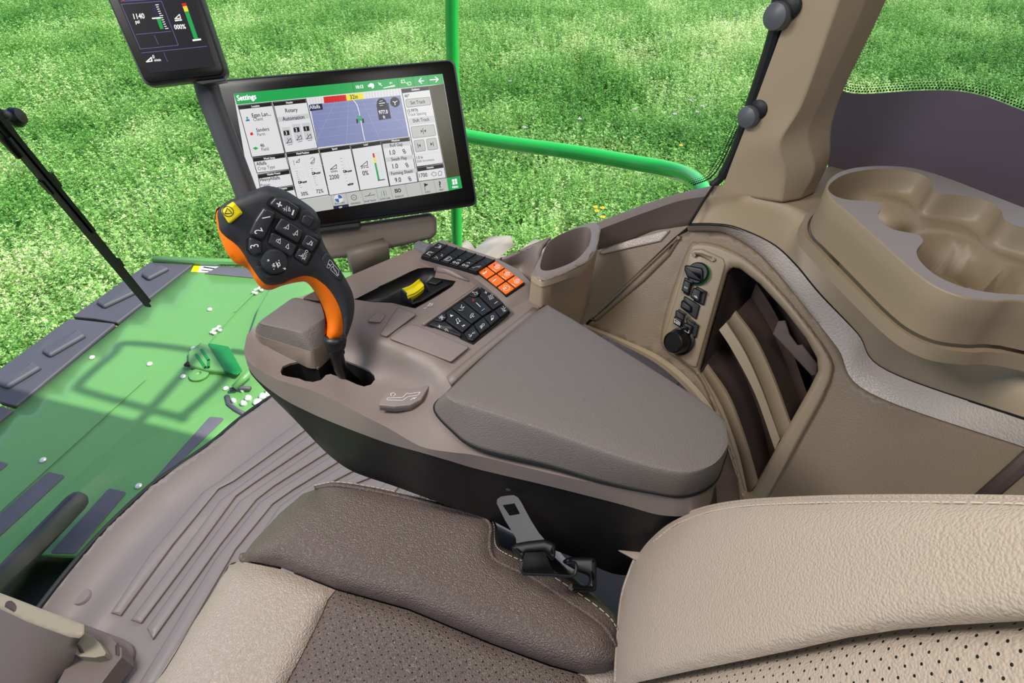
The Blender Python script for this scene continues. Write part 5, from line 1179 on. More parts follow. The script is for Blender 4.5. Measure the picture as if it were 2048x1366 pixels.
    btn('auto_button', g((780, 812), (955, 908), (875, 1055), (700, 945)), lambda m, h: (text(m, 'AUTO', pj, g((858, 985))[0], .0040, h, d=g((885, 905))[0], sx=.9), st(m, h, ((770, 920), (830, 930)), ((800, 940), (830, 900)), ((815, 970), (835, 915)))), h=.006)
    btn('thumb_pad', g((845, 358), (1000, 430), (925, 570), (790, 485)), h=.005, rad=.005)
    # round hat switch
    mb = MB(); c = pj.at(*g((455, 1040))[0], hp); lathe(mb, c-pj.n*.004, pj.n, [(.0205, 0), (.021, .003), (.0200, .0042)], n=40); mb.build('button_bed', M['keyhole'], t)
    mb = MB(); c = pj.at(*g((465, 1030))[0], hp); lathe(mb, c, pj.n, [(.0168, -.002), (.0172, .005), (.0162, .0082), (.013, .0092), (.001, .0086)], n=40); b = mb.build('hat_switch', M['joykey'], t, angle=50)
    mb = MB(); h = hp+.0098; st(mb, h, ((410, 1040), (455, 1050)), ((440, 1020), (420, 1065)), ((425, 1020), (445, 1068)), ((462, 1000), (490, 1075)), ((480, 1020), (505, 1005), (520, 1045), (500, 1060), (480, 1020)), w=.0009)
    for a in (((350, 975), (372, 985)), ((352, 990), (352, 972), (368, 968)), ((560, 1085), (590, 1092)), ((580, 1078), (592, 1092), (575, 1100))): st(mb, h, a, w=.0009)
    poly(mb, pj, g((490, 985), (500, 970), (510, 988)), h); poly(mb, pj, g((425, 1090), (445, 1092), (434, 1104)), h); mb.build('symbol', M['white'], b, flat=True, recalc=False)
    # yellow stop button
    yb = MB(); f = [q(*[p])[0] for p in ((133, 225), (165, 155), (205, 152), (245, 190), (253, 235), (165, 278))]
    slab(yb, pj, q((124, 206), (202, 152), (256, 218), (172, 286)), .004, .022, bev=.003, rad=.003); y = yb.build('stop_button', M['yellow'], t)
    mb = MB(); e = pj.to2(q((168, 200))[0]); e = pj.to2(pj_px(pj, q((170, 222))[0], .0224)); stroke2(mb, pj, circ2(e, .0062, 18), .0009, .0224, closed=True); stroke2(mb, pj, [e+Vector((.0045*math.cos(a), .0045*math.sin(a))) for a in (1.2, 3.3, 5.4)], .0009, .0224, closed=True); mb.build('symbol', M['ink'], y, flat=True, recalc=False)
    # printed key map on the neck
    mb = MB(); slab(mb, pj, q((725, 500), (745, 460), (775, 470), (858, 600), (850, 632), (810, 615), (740, 540)), .008, .0145, bev=.002, rad=.006); o = mb.build('neck_plate', M['joy'], t)
    mb = MB()
    for a in (((775, 500), (795, 520), (780, 535), (765, 520)), ((765, 525), (780, 540), (770, 552), (757, 545)), ((795, 525), (830, 565), (828, 595), (800, 560)), ((790, 540), (815, 570), (822, 600), (780, 560))): stroke(mb, pj, q(*a), .0004, .0148, closed=True)
    mb.build('symbol', M['white'], o, flat=True, recalc=False)
    # collar and stem
    mb = MB(); a = pj.at(669, 672, -.012); b = pj.at(672, 698, -.014); r = .0165
    tube(mb, [a, a.lerp(b, .3), a.lerp(b, .8), b], [r*1.02, r*1.05, r*.92, r*.8], n=22); mb.build('collar', M['black'], t)
    mb = MB(); e = PZ(712, 768, .645); tube(mb, spl([b-(b-a)*.2, pj.at(674, 712, -.014), PZ(682, 738, .705), PZ(696, 756, .675), e], 6), .0105, n=18); mb.build('stem', M['metal'], t)
def pj_px(pl, px, h):
    """pixel whose ray meets the base plane where the ray px meets the plane raised by h"""
    p = pl.at(px[0], px[1], h); v = p-pl.n*h; d = v-CAM; k = F_PX/d.dot(fw); return (1024+d.dot(rt)*k, 683-d.dot(up)*k)
joystick()

# ================================================================== DISPLAYS
UI = dict(w=emis('ui_white', '#e4e4e6', .92), g=emis('ui_green', '#12a750', .95), k=emis('ui_black', '#14120c', .6), gr=emis('ui_grey', '#cfd0d4', .9), sky=emis('ui_map', '#8a93c0', .85), ln=emis('ui_line', '#b3bde8', .9), y=emis('ui_yellow', '#f4e233', .95), r=emis('ui_red', '#e0161e', .9), ol=emis('ui_olive', '#3d3a1e', .9), nv=emis('ui_navy', '#1d1d40', .9), b=emis('ui_blue', '#3a6ea8', .9), bt=emis('ui_button', '#c2c4c0', .9), dk=emis('ui_dark', '#15131f', .9), pu=emis('ui_violet', '#6a5fa5', .9), ww=emis('ui_bright', '#ffffff', 1.0), tx=emis('ui_text', '#1b1b1b', .4), ln2=emis('ui_deepline', '#6f7ad0', .9))
UK = list(UI); UM = [UI[k] for k in UK]; UX = {k: i for i, k in enumerate(UK)}
def main_display():
    pl, qd = quadplane([(427, 163), (912, 117), (956, 408), (500, 470)], .40)
    t = thing('guidance_display', 'large black touchscreen showing the settings and guidance page', 'display', pl.at(760, 440, -.05))
    corners = [(426, 158), (910, 115), (957, 410), (498, 474)]
    mb = MB(); slab(mb, pl, corners, -.034, -.002, bev=.008, rad=.014); mb.build('housing', M['dgrey'], t)
    mb = MB(); slab(mb, pl, [(431, 163), (906, 121), (952, 406), (502, 468)], -.003, .0015, bev=.0015, rad=.012); mb.build('bezel', M['bezel'], t)
    mb = MB(); slab(mb, pl, [(560, 462), (720, 442), (720, 455), (565, 474)], -.04, -.012, bev=.004); mb.build('rear_bracket', M['dgrey'], t)
    mb = MB(); c = [0]; z = lambda *p: Q(400, 100, .28320)(*p); H0 = .0018
    def H(): c[0] += 1; return H0+c[0]*4e-6
    def P_(k, *p): poly(mb, pl, z(*p), H(), UX[k])
    def Ln(k, w, *p, cl=False): stroke(mb, pl, z(*p), w, H(), UX[k], cl)
    def T(s, x, y, cap, k='tx', al='L', b=0.02): text(mb, s, pl, z((x, y))[0], cap*.000285, H(), UX[k], al, bold=b)
    P_('w', (240, 310), (1712, 170), (1850, 975), (395, 1205))
    P_('g', (240, 310), (1712, 170), (1722, 240), (262, 388))
    P_('ol', (1620, 255), (1722, 240), (1836, 893), (1742, 905))
    P_('g', (1740, 905), (1836, 890), (1852, 975), (1755, 995))
    T('Settings', 268, 360, 29, 'ww', b=.05); T('10:13', 1105, 275, 18, 'ww', b=.05); T('SF1', 1340, 243, 11, 'ww')
    for x0, y0, x1, y1 in ((1075, 230, 1090, 303), (1392, 200, 1405, 272), (1500, 190, 1515, 262), (1605, 180, 1618, 250)): Ln('k', .0005, (x0, y0), (x1, y1))
    Ln('ww', .0016, (1625, 213), (1680, 208)); Ln('ww', .0014, (1660, 192), (1682, 208), (1665, 228)); Ln('ww', .0016, (1548, 222), (1578, 219)); Ln('ww', .0014, (1562, 200), (1545, 222), (1566, 238))
    P_('ww', (1185, 252), (1205, 235), (1225, 240), (1232, 258), (1190, 265)); P_('ww', (1208, 255), (1225, 250), (1230, 268), (1215, 275)); P_('ww', (1295, 268), (1375, 248), (1377, 260), (1295, 272)); Ln('ww', .001, (1258, 232), (1285, 255)); Ln('ww', .0016, (1266, 245), (1276, 238))
    for a in (((1420, 215), (1442, 212), (1445, 232), (1422, 235)), ((1465, 230), (1487, 227), (1490, 248), (1468, 250))): Ln('ww', .0007, *a, cl=True)
    T('2', 1426, 231, 9, 'ww'); T('1', 1473, 246, 9, 'ww'); Ln('ww', .0007, (1447, 228), (1465, 240))
    # cells: (top-left, top-right, bottom-right, bottom-left, title)
    def cell(a, b, cc, d, title, tx, ty, f=.115):
        Ln('k', .0011, a, b, cc, d, cl=True)
        if title:
            hh = 27; P_('k', (a[0]+3, a[1]+3), (b[0]-3, b[1]+3), (b[0]+2, b[1]+hh), (a[0]+8, a[1]+hh+2)); T(title, tx, ty, 11, 'w', 'C', .06)
    cell((270, 394), (508, 370), (600, 730), (368, 757), 'Location', 395, 404)
    cell((516, 369), (750, 347), (833, 693), (605, 727), 'Header', 635, 379)
    cell((374, 762), (602, 733), (634, 842), (404, 870), 'Work Setup', 492, 771)
    cell((410, 880), (634, 848), (662, 955), (430, 990), 'Header Preset', 524, 881)
    cell((440, 995), (662, 962), (690, 1052), (460, 1090), 'Pressure', 590, 985)
    cell((612, 730), (838, 702), (912, 1022), (690, 1058), 'Head Position', 728, 735)
    cell((845, 700), (1060, 672), (1130, 993), (915, 1028), 'Speed', 952, 705)
    cell((1066, 672), (1276, 643), (1338, 962), (1132, 993), 'Load', 1172, 675)
    cell((1281, 643), (1478, 618), (1538, 932), (1342, 962), 'Windrow', 1382, 646)
    cell((1422, 278), (1618, 257), (1718, 798), (1530, 826), 'Guidance', 1522, 286)
    cell((1530, 830), (1718, 805), (1738, 903), (1542, 930), 'Setpoint', 1626, 836)
    # map
    P_('sky', (775, 378), (1415, 322), (1474, 612), (835, 690))
    for i in range(15):
        a = i/14; xt = 775+640*a; yt = 378-56*a; vx = 835+(1474-835)*((a-.5)*2.6+.5)
        x1 = vx; y1 = 690-78*((vx-835)/639)
        if x1 < 835: k = (835-x1)/(xt-x1+1e-6); 
        sx, sy = xt, yt; ex_, ey_ = x1, y1; k = 1.0
        if ex_ < 835: k = min(k, (sx-800)/(sx-ex_))
        if ex_ > 1474: k = min(k, (1440-sx)/(ex_-sx))
        k = max(.05, k); Ln('ln2' if i % 2 else 'ln', .0003, (sx, sy), (sx+(ex_-sx)*k, sy+(ey_-sy)*k))
    for j in range(7):
        f_ = (j/7)**1.6; Ln('ln', .0002, (775+60*f_+3, 378+312*f_), (1415+59*f_-3, 322+290*f_))
    Ln('ww', .0010, (1085, 355), (1110, 390), (1125, 440), (1140, 520), (1155, 600), (1165, 640))
    P_('w', (755, 345), (875, 333), (878, 378), (765, 386)); P_('r', (872, 333), (1030, 318), (1037, 360), (878, 377)); P_('y', (1030, 318), (1150, 305), (1158, 348), (1037, 360)); P_('w', (1150, 305), (1410, 278), (1416, 322), (1158, 348))
    for i in range(1, 6): Ln('tx', .0002, (755+20*i, 345-2*i), (762+20*i, 384-2*i))
    for i in range(1, 8): Ln('k', .0003, (872+20*i, 333-2*i), (879+20*i, 376-2*i))
    for i in range(1, 13): Ln('tx', .0002, (1150+21*i, 305-2.2*i), (1157+21*i, 347-2.2*i))
    T('32in', 1063, 350, 24); P_('nv', (770, 392), (862, 380), (870, 422), (778, 434)); T('Alfalfa', 778, 420, 21, 'w')
    P_('nv', (1245, 385), (1330, 375), (1350, 485), (1265, 497)); T('977.0', 1297, 452, 21, 'ww', 'C'); T('ft', 1302, 485, 18, 'ww', 'C')
    for x, y in ((1284, 378), (1377, 370)):
        e = pl.to2(z((x, y))[0]); cc = circ2(e, .0082, 22); mb.add([pl.fr(a.x, a.y, H()) for a in cc], [tuple(range(22))], UX['k'])
    Ln('ww', .0010, (1265, 380), (1305, 375)); Ln('ww', .0006, (1268, 365), (1290, 360)); Ln('ww', .0006, (1270, 395), (1292, 392)); Ln('ww', .0010, (1378, 390), (1376, 372), (1362, 365)); Ln('ww', .0010, (1376, 372), (1392, 362))
    # tractor on the map
    P_('g', (1108, 468), (1140, 465), (1145, 500), (1115, 505)); P_('k', (1103, 490), (1114, 490), (1118, 515), (1108, 522)); P_('k', (1145, 488), (1156, 486), (1160, 515), (1150, 520)); P_('sky', (1115, 475), (1135, 473), (1138, 482), (1118, 485))
    # location, header
    T('Egan Lan...', 372, 478, 22); T('Client', 382, 505, 19, b=0); T('Sanders', 402, 580, 20); T('Farm', 410, 610, 19, b=0); T('46', 430, 688, 20); T('Field', 440, 715, 19, b=0)
    P_('g', (375, 695), (395, 685), (415, 695), (395, 708)); P_('r', (355, 590), (372, 580), (380, 600), (362, 606)); P_('g', (328, 475), (340, 473), (342, 490), (332, 492)); P_('b', (325, 495), (350, 490), (355, 503), (328, 506))
    T('Alfalfa', 403, 818, 20); T('Crop Type', 413, 850, 19, b=0); T('HeavyAlfalfa', 428, 930, 20); T('Preset', 434, 968, 18, b=0)
    T('Rotary', 650, 440, 22, al='C'); P_('gr', (545, 478), (770, 450), (778, 485), (556, 512)); T('Automation', 664, 495, 22, al='C')
    for i, (x, y, s) in enumerate(((612, 590, '3'), (683, 568, '2'), (752, 560, '1'))):
        P_('gr', (x-32, y-40), (x+26, y-46), (x+52, y+70), (x-8, y+78)); P_('k', (x-22, y-17), (x+18, y-22), (x+24, y+12), (x-16, y+16)); T(s, x+1, y+8, 18, 'ww', 'C')
        Ln('tx', .0009, (x+2, y+70), (x+30, y+35), (x+38, y+62), (x+2, y+70)); Ln('tx', .0007, (x+10, y+84), (x+42, y+76)); Ln('tx', .0008, (x+8, y+35), (x+16, y+55))
    # head position
    Ln('gr', .0004, (738, 765), (805, 1025)); Ln('gr', .0004, (650, 840), (880, 812)); Ln('gr', .0004, (690, 1000), (905, 965))
    Ln('tx', .0008, (680, 795), (705, 770), (702, 795), (680, 795)); Ln('tx', .0006, (662, 780), (668, 815)); Ln('tx', .0008, (785, 800), (810, 768), (808, 795), (785, 800)); Ln('tx', .0006, (780, 770), (795, 758), (812, 765)); Ln('tx', .0006, (780, 798), (792, 808), (808, 802))
    def slider(x0, y0, x1, y1, f_, n=9, off=22):
        for i in range(n):
            a = i/(n-1); xx, yy = x0+(x1-x0)*a, y0+(y1-y0)*a; Ln('tx', .0005, (xx, yy), (xx+(14 if i in (0, n-1, n//2) else 8), yy-2))
        Ln('gr', .0004, (x0+off, y0), (x0+off+24, y0-4), (x1+off+24, y1-4), (x1+off, y1), cl=True)
        xx, yy = x0+(x1-x0)*f_, y0+(y1-y0)*f_; P_('k', (xx-4, yy-9), (xx+16, yy-9), (xx+26, yy-2), (xx+18, yy+8), (xx, yy+10)); P_('w', (xx+2, yy-4), (xx+10, yy-5), (xx+12, yy+2), (xx+4, yy+4)); Ln('k', .0012, (xx+20, yy), (xx+56, yy-8), (xx+54, yy-1), (xx+30, yy+4))
    slider(678, 858, 708, 972, .68); slider(785, 840, 818, 955, .28); T('30%', 743, 1028, 22, al='C'); T('72%', 850, 1010, 22, al='C')
    slider(990, 768, 1040, 950, .5); Ln('k', .0014, (1045, 955), (1060, 945), (1082, 943), (1080, 950), (1050, 956))
    for x, y, s in ((922, 845, 1.0), (1135, 825, 1.1)): Ln('tx', .0010, (x, y), (x+42*s, y-35*s), (x+44*s, y-8), (x, y), cl=True)
    T('n/min', 950, 865, 15, al='C'); T('2200', 952, 912, 25, al='C'); T('0%', 1172, 885, 27, al='C'); Ln('tx', .0012, (1140, 835), (1152, 833)); Ln('tx', .0014, (1160, 832), (1165, 831)); Ln('tx', .0012, (1176, 830), (1190, 828))
    P_('r', (1218, 732), (1230, 730), (1236, 760), (1224, 762)); P_('y', (1224, 762), (1236, 760), (1244, 798), (1232, 800)); P_('g', (1232, 800), (1244, 798), (1270, 920), (1257, 922)); Ln('gr', .0005, (1236, 730), (1258, 728), (1295, 912), (1272, 918), cl=True); Ln('k', .0014, (1258, 922), (1305, 915))
    for y, s, v in ((668, 'Roll Gap', '1.0'), (765, 'Swath Flap', '1.0'), (862, 'Forming Shield', '9.0')):
        dx = (y-668)*.20; P_('gr', (1290+dx, y-3), (1484+dx, y-24), (1490+dx, y+4), (1297+dx, y+27)); T(s, 1388+dx, y+14, 19, al='C'); T(v, 1362+dx, y+72, 28, al='C')
        e = pl.to2(z((1438+dx, y+42))[0]); stroke2(mb, pl, circ2(e, .0018, 9), .0010, H(), UX['tx'], True); e = pl.to2(z((1446+dx, y+56))[0]); stroke2(mb, pl, circ2(e, .0018, 9), .0010, H(), UX['tx'], True)
    # guidance
    def btnr(a, b, c_, d):
        p = [pl.to2(v) for v in z(a, b, c_, d)]; p = p if area2(p) > 0 else p[::-1]; p = rnd(p, .0022, 4); h = H(); mb.add([pl.fr(v.x, v.y, h) for v in p], [tuple(range(len(p)))], UX['bt']); stroke2(mb, pl, p, .0005, H(), UX['tx'], True)
    T('46*', 1445, 338, 18); btnr((1450, 352), (1622, 335), (1630, 388), (1460, 408)); T('Set Track', 1540, 382, 20, al='C'); T('15.997ft', 1466, 444, 18); T('Track Spacing', 1470, 470, 17, b=0)
    P_('gr', (1470, 485), (1650, 465), (1658, 510), (1480, 535)); T('Shift Track', 1563, 508, 20, al='C'); btnr((1488, 545), (1652, 528), (1665, 605), (1503, 625)); btnr((1510, 643), (1580, 634), (1594, 712), (1524, 722)); btnr((1597, 632), (1665, 623), (1680, 700), (1610, 710))
    Ln('tx', .0010, (1573, 555), (1578, 595)); P_('tx', (1558, 565), (1572, 575), (1560, 586)); P_('tx', (1594, 562), (1580, 574), (1596, 584)); Ln('tx', .0010, (1537, 662), (1541, 692)); P_('tx', (1556, 665), (1543, 676), (1558, 688)); Ln('tx', .0010, (1644, 652), (1648, 680)); P_('tx', (1626, 655), (1642, 666), (1628, 678))
    Ln('gr', .0004, (1530, 745), (1690, 720)); T('1.0 in', 1530, 772, 17); T('Shift Increment', 1533, 797, 15, b=0); T('1700', 1550, 902, 24)
    Ln('tx', .0007, (1632, 880), (1645, 862), (1665, 868), (1668, 885), (1650, 892), (1632, 880)); Ln('tx', .0007, (1680, 870), (1690, 855), (1706, 860), (1705, 885), (1685, 888), (1680, 870))
    # shortcut bar
    P_('bt', (697, 1062), (1738, 905), (1755, 995), (715, 1160)); xs = [925, 1030, 1140, 1243, 1342, 1448, 1550, 1648]
    for x in xs: yb = 1062-(x-697)*.151; Ln('tx', .0003, (x, yb), (x+22, yb+92))
    for s, x, y in (('AUTOTRAC', 990, 1088), ('GUIDANCE', 1100, 1088), ('SWAP TRACK', 1204, 1072), ('QUICK LINE', 1308, 1056), ('ISOBUS VT', 1410, 1040), ('FLAGS', 1608, 1008), ('HELP', 1705, 993)): T(s, x, y, 10, al='C')
    e = pl.to2(z((980, 1050))[0]); cc = circ2(e, .0074, 20); h = H(); mb.add([pl.fr(v.x, v.y, h) for v in cc], [tuple(range(20))], UX['w']); cc = [e]+circ2(e, .0066, 8, 0, 1.57); h = H(); mb.add([pl.fr(v.x, v.y, h) for v in cc], [tuple(range(len(cc)))], UX['b']); cc = [e]+circ2(e, .0066, 8, 3.14, 4.71)
    h = H(); mb.add([pl.fr(v.x, v.y, h) for v in cc], [tuple(range(len(cc)))], UX['b']); P_('nv', (942, 1103), (1050, 1088), (1052, 1108), (946, 1125)); T('OFF', 995, 1117, 10, 'ww', 'C')
    e = pl.to2(z((1088, 1042))[0]); stroke2(mb, pl, circ2(e, .0045, 14), .0008, H(), UX['tx'], True); T('A', 1088, 1048, 10, al='C'); Ln('tx', .0008, (1165, 1035), (1235, 1022)); Ln('tx', .0008, (1190, 1030), (1205, 1010)); Ln('tx', .0008, (1296, 995), (1304, 1032)); Ln('tx', .0004, (1282, 1000), (1286, 1036)); Ln('tx', .0004, (1312, 995), (1318, 1030))
    T('ISO', 1400, 1006, 22, al='C', b=.06); Ln('tx', .0008, (1583, 942), (1590, 992)); P_('tx', (1583, 942), (1612, 950), (1588, 966)); T('?', 1697, 970, 36, al='C', b=.05)
    for a, b in ((1778, 915), (1797, 912), (1781, 936), (1800, 932)): P_('ww', (a, b), (a+15, b-2), (a+17, b+15), (a+2, b+18))
    T('MENU', 1802, 975, 12, 'ww', 'C', .05)
    mb.build('screen', UM, t, flat=True, recalc=False)
    # arm that carries it, tan, on the front of the console
    mb = MB(); slab(mb, Pl(pl.o-pl.n*.03, pl.n, pl.ex), [(640, 458), (860, 425), (874, 434), (874, 468), (862, 478), (705, 514), (640, 520), (560, 520), (560, 470)], -.03, .0, bev=.008, rad=.012); mb.build('carrier_arm', M['bracket'], t)
    mb = MB(); a = PZ(742, 505, .79); b = PZ(748, 545, .735); loft(mb, [[a+Vector((-.02, .03, 0)), a+Vector((.03, -.02, 0)), a+Vector((.05, 0, 0)), a+Vector((0, .05, 0))], [b+Vector((-.02, .03, 0)), b+Vector((.03, -.02, 0)), b+Vector((.05, 0, 0)), b+Vector((0, .05, 0))]], closed=True, cap0=True, cap1=True); mb.build('arm_foot', M['bracket'], t)
main_display()

def corner_display():
    base, _ = quadplane([(427, 163), (912, 117), (956, 408), (500, 470)], .40)
    # smaller upright display, closer to the post; same facing, turned a little towards the seat
    o = CAM+(ray(345, 80).normalized()*.92); n = (base.n*1.0+(CAM-o).normalized()*.25).normalized(); pl = Pl(o, n, base.ex)
    t = thing('corner_display', 'small dark upright monitor showing pressure and load gauges on a grey post', 'display', pl.at(380, 160, -.02))
    C_ = [(183, -70), (376, -90), (457, 152), (287, 172)]
    mb = MB(); slab(mb, pl, C_, -.022, -.002, bev=.006, rad=.012); mb.build('housing', M['dgrey'], t)
    mb = MB(); slab(mb, pl, [(190, -62), (372, -82), (450, 149), (292, 167)], -.003, .0012, bev=.0012, rad=.009); mb.build('bezel', M['bezel'], t)
    q = Q(180, 0, .15625); mb = MB(); c = [0]
    def H(): c[0] += 1; return .0015+c[0]*4e-6
    def P_(k, *p): poly(mb, pl, q(*p), H(), UX[k])
    def Ln(k, w, *p, cl=False): stroke(mb, pl, q(*p), w, H(), UX[k], cl)
    def T(s, x, y, cap, al='L', b=.03): text(mb, s, pl, q((x, y))[0], cap, H(), UX['ww'], al, bold=b)
    P_('dk', (180, -420), (1180, -500), (1610, 850), (760, 945))
    Ln('pu', .0007, (405, 60), (920, 20), (1135, 582), (650, 632), cl=True); Ln('pu', .0007, (595, 445), (1040, 405)); Ln('pu', .0006, (830, 460), (880, 572)); Ln('pu', .0007, (668, 682), (1500, 596)); Ln('pu', .0006, (950, 680), (998, 792)); Ln('pu', .0008, (400, 20), (930, -8))
    T('1140', 572, 248, .0058); T('psi', 592, 305, .0040); P_('nv', (793, 70), (835, 68), (882, 225), (845, 228)); P_('g', (857, 245), (905, 240), (948, 372), (905, 378)); Ln('ww', .0016, (805, 240), (905, 232))
    for i in range(12): a = i/11; x, y = 845+125*a, 68+302*a; Ln('ww', .0009, (x, y), (x+(36 if i in (0, 11, 5) else 24), y-3))
    P_('r', (1178, 50), (1232, 42), (1244, 80), (1190, 88)); P_('y', (1190, 88), (1244, 80), (1268, 148), (1215, 155)); P_('g', (1215, 155), (1268, 148), (1390, 498), (1338, 508)); Ln('ww', .0020, (1325, 520), (1418, 508))
    Ln('ww', .0010, (1092, 245), (1150, 190), (1165, 238), cl=True); Ln('ww', .0016, (1098, 268), (1118, 266)); Ln('ww', .0016, (1130, 264), (1140, 263)); Ln('ww', .0016, (1155, 262), (1175, 260)); T('000%', 1092, 380, .0052)
    Ln('ww', .0013, (730, 795), (790, 740), (800, 785), cl=True); T('0', 812, 752, .0040); T('n/min', 832, 790, .0030); P_('r', (415, -5), (440, -8), (450, 18), (428, 22))
    mb.build('screen', UM, t, flat=True, recalc=False)
    mb = MB(); a = pl.at(400, 150, -.03); b = PZ(480, 420, .86); d = (b-a); pts = [a, a.lerp(b, .4), b, PZ(500, 470, .83)]; tube(mb, spl([pl.at(405, 130, -.035), pl.at(418, 190, -.04), pl.at(445, 262, -.045), pl.at(490, 380, -.05), pl.at(520, 470, -.05)], 6), .0155, n=16); mb.build('post', M['dgrey'], t)
    mb = MB(); slab(mb, pl, [(385, 162), (400, 160), (448, 155), (450, 160), (403, 168)], -.02, -.004, bev=.001); mb.build('clip', M['steel'], t)
corner_display()

# ================================================================== SEAT
def seat():
    t = thing('operator_seat', 'beige leather operator seat with perforated centre and side bolsters', 'seat', (.1, .2, 0))
    def cl(p, n=5): return [tuple(v)[:2] for v in spl([Vector((*a, 0)) for a in p], n, closed=True)]
    seam = [(1237, 1301), (1203, 1250), (1130, 1199), (1062, 1155), (998, 1126), (982, 1108), (979, 1085), (981, 1057), (969, 1038), (930, 1026), (837, 1003), (780, 990), (730, 980), (671, 972), (632, 978)]
    bol = [(632, 978), (605, 988), (560, 1026), (505, 1085), (487, 1109), (490, 1121), (520, 1126), (559, 1134), (671, 1177), (818, 1218), (984, 1287), (1100, 1330), (1169, 1349), (1208, 1346), (1245, 1332), (1250, 1312)]
    B = seam+bol[1:]
    def fb(V):
        s = np.clip(edist(V, seam, False)/60, 0, 1); l = np.clip(edist(V, bol, False)/75, 0, 1); return .515+.045*np.sqrt(np.clip(1-(1-l)**2, 0, 1))*(.75+.25*np.sqrt(np.clip(1-(1-s)**2, 0, 1)))
    mb = MB(); sheet(mb, B, fz(fb), step=13); mb.build('side_bolster', M['seatd'], t, angle=80, recalc=False)
    # outer band below the piping
    def zz(p): return float(fb(np.array([p]))[0])
    low = [(1245, 1275), (1232, 1232), (1170, 1180), (1092, 1132), (1030, 1105), (1003, 1092), (997, 1075), (992, 1048), (974, 1032), (935, 1019), (842, 996), (784, 983), (734, 973), (674, 966), (628, 974)]
    U = [PZ(*p, zz(p)) for p in seam]; Lo = [PZ(*p, zz(s)-.02) for p, s in zip(low, seam)]; U, Lo = spl(U, 5), spl(Lo, 5)
    dn = [Vector((p.x+.02, p.y+.01, p.z-.10)) for p in Lo]; mb = MB(); loft(mb, [U, [a.lerp(b, .5)+Vector((0, 0, .006)) for a, b in zip(U, Lo)], Lo, dn]); mb.build('bolster_side', M['seatd'], t, angle=80, recalc=False)
    mb = MB(); tube(mb, [p+Vector((0, 0, .002)) for p in U], .0028, n=8); mb.build('piping', M['seatd'], t)
    mb = MB(); W_ = [a.lerp(b, .55)+Vector((0, 0, .0075)) for a, b in zip(U, Lo)]; acc = []
    for i in range(len(W_)-1):
        a, b = W_[i], W_[i+1]; n = max(1, int((b-a).length/.0075))
        for k in range(n): p, q = a.lerp(b, (k+.15)/n), a.lerp(b, (k+.85)/n); tube(mb, [p, q], .0007, n=4)
    mb.build('stitching', M['thread'], t, flat=True)
    # front pad
    F = [(473, 1123), (490, 1124), (520, 1130), (559, 1138), (600, 1152), (671, 1180), (655, 1200), (642, 1233), (600, 1316), (573, 1366), (540, 1440), (500, 1560), (120, 1560), (200, 1450), (262, 1400), (310, 1366), (388, 1243), (440, 1160), (458, 1130)]
    fl = [(573, 1366), (310, 1366)]
    fr = [(120, 1560), (262, 1400), (310, 1366), (388, 1243), (440, 1160), (458, 1130), (473, 1123)]; rg = [(473, 1123), (559, 1138), (671, 1180), (642, 1233), (573, 1366), (500, 1560)]
    def ff(V): return .515+.014*np.sqrt(1-(1-np.clip(edist(V, rg, False)/45, 0, 1))**2)-.035*(1-np.sqrt(1-(1-np.clip(edist(V, fr, False)/110, 0, 1))**2))
    mb = MB(); sheet(mb, F, fz(ff), step=14); frw = [PZ(*p, float(ff(np.array([p]))[0])) for p in [tuple(v)[:2] for v in spl([Vector((*a, 0)) for a in fr], 4)]]
    loft(mb, [frw, [p+Vector((0, .012, -.03)) for p in frw], [p+Vector((0, -.01, -.10)) for p in frw]]); mb.build('front_pad', M['seatl'], t, angle=80, recalc=False)
    mb = MB(); fs = [PZ(*p, .50) for p in ((487, 1109), (488, 1118), (520, 1124), (560, 1134))]; tube(mb, spl(fs, 5), .006, n=8); mb.build('fold', M['seatd'], t)
    # perforated centre
    Cn = [(671, 1180), (818, 1221), (984, 1290), (1100, 1333), (1169, 1352), (1185, 1400), (1200, 1560), (500, 1560), (540, 1440), (573, 1366), (600, 1316), (642, 1233), (655, 1200)]
    ed = [(500, 1560), (573, 1366), (642, 1233), (671, 1180), (818, 1221), (984, 1290), (1169, 1352)]
    O = PZ(671, 1180, .52); ex = (PZ(984, 1290, .52)-O).normalized(); ey = Vector((0, 0, 1)).cross(ex); d1 = (ex+ey).normalized(); d2 = (ex-ey).normalized()
    pm = perf(M['seatd'], 'perforated_leather', 1/.0098, .12, ex=d1, ey=d2)
    mb = MB(); sheet(mb, Cn, fz(lambda V: .513+.012*np.sqrt(1-(1-np.clip(edist(V, ed, False)/40, 0, 1))**2)), step=16); mb.build('centre_panel', pm, t, angle=80, recalc=False)
    mb = MB(); slab(mb, Z_(.508), [(1150, 1350), (1240, 1330), (1260, 1420), (1200, 1440)], 0, .006, bev=.003); mb.build('rear_tuck', M['seatl'], t)
    mb = MB(); slab(mb, Z_(.40), [(560, 1170), (690, 1030), (960, 1030), (1100, 1100), (1290, 1280), (1250, 1560), (400, 1560)], -.05, 0, bev=.01); mb.build('seat_pan', M['blackbody'], t)
    # backrest
    pk = Pl((.31, -.06, .55), (0, 1, .36), (1, 0, 0))
    top = [(1232, 1366), (1234, 1310), (1238, 1250), (1245, 1192), (1258, 1150), (1274, 1113), (1303, 1076), (1345, 1043), (1407, 1018), (1490, 1004), (1614, 998), (1738, 996), (1900, 997), (2048, 1000), (2300, 1010)]
    mid = [(1240, 1378), (1279, 1364), (1380, 1342), (1490, 1320), (1600, 1297), (1697, 1275), (1800, 1259), (1904, 1250), (2048, 1242), (2300, 1235)]
    o1 = [tuple(v)[:2] for v in spl([Vector((*a, 0)) for a in top], 4)]+mid[::-1]+[(1231, 1400)]
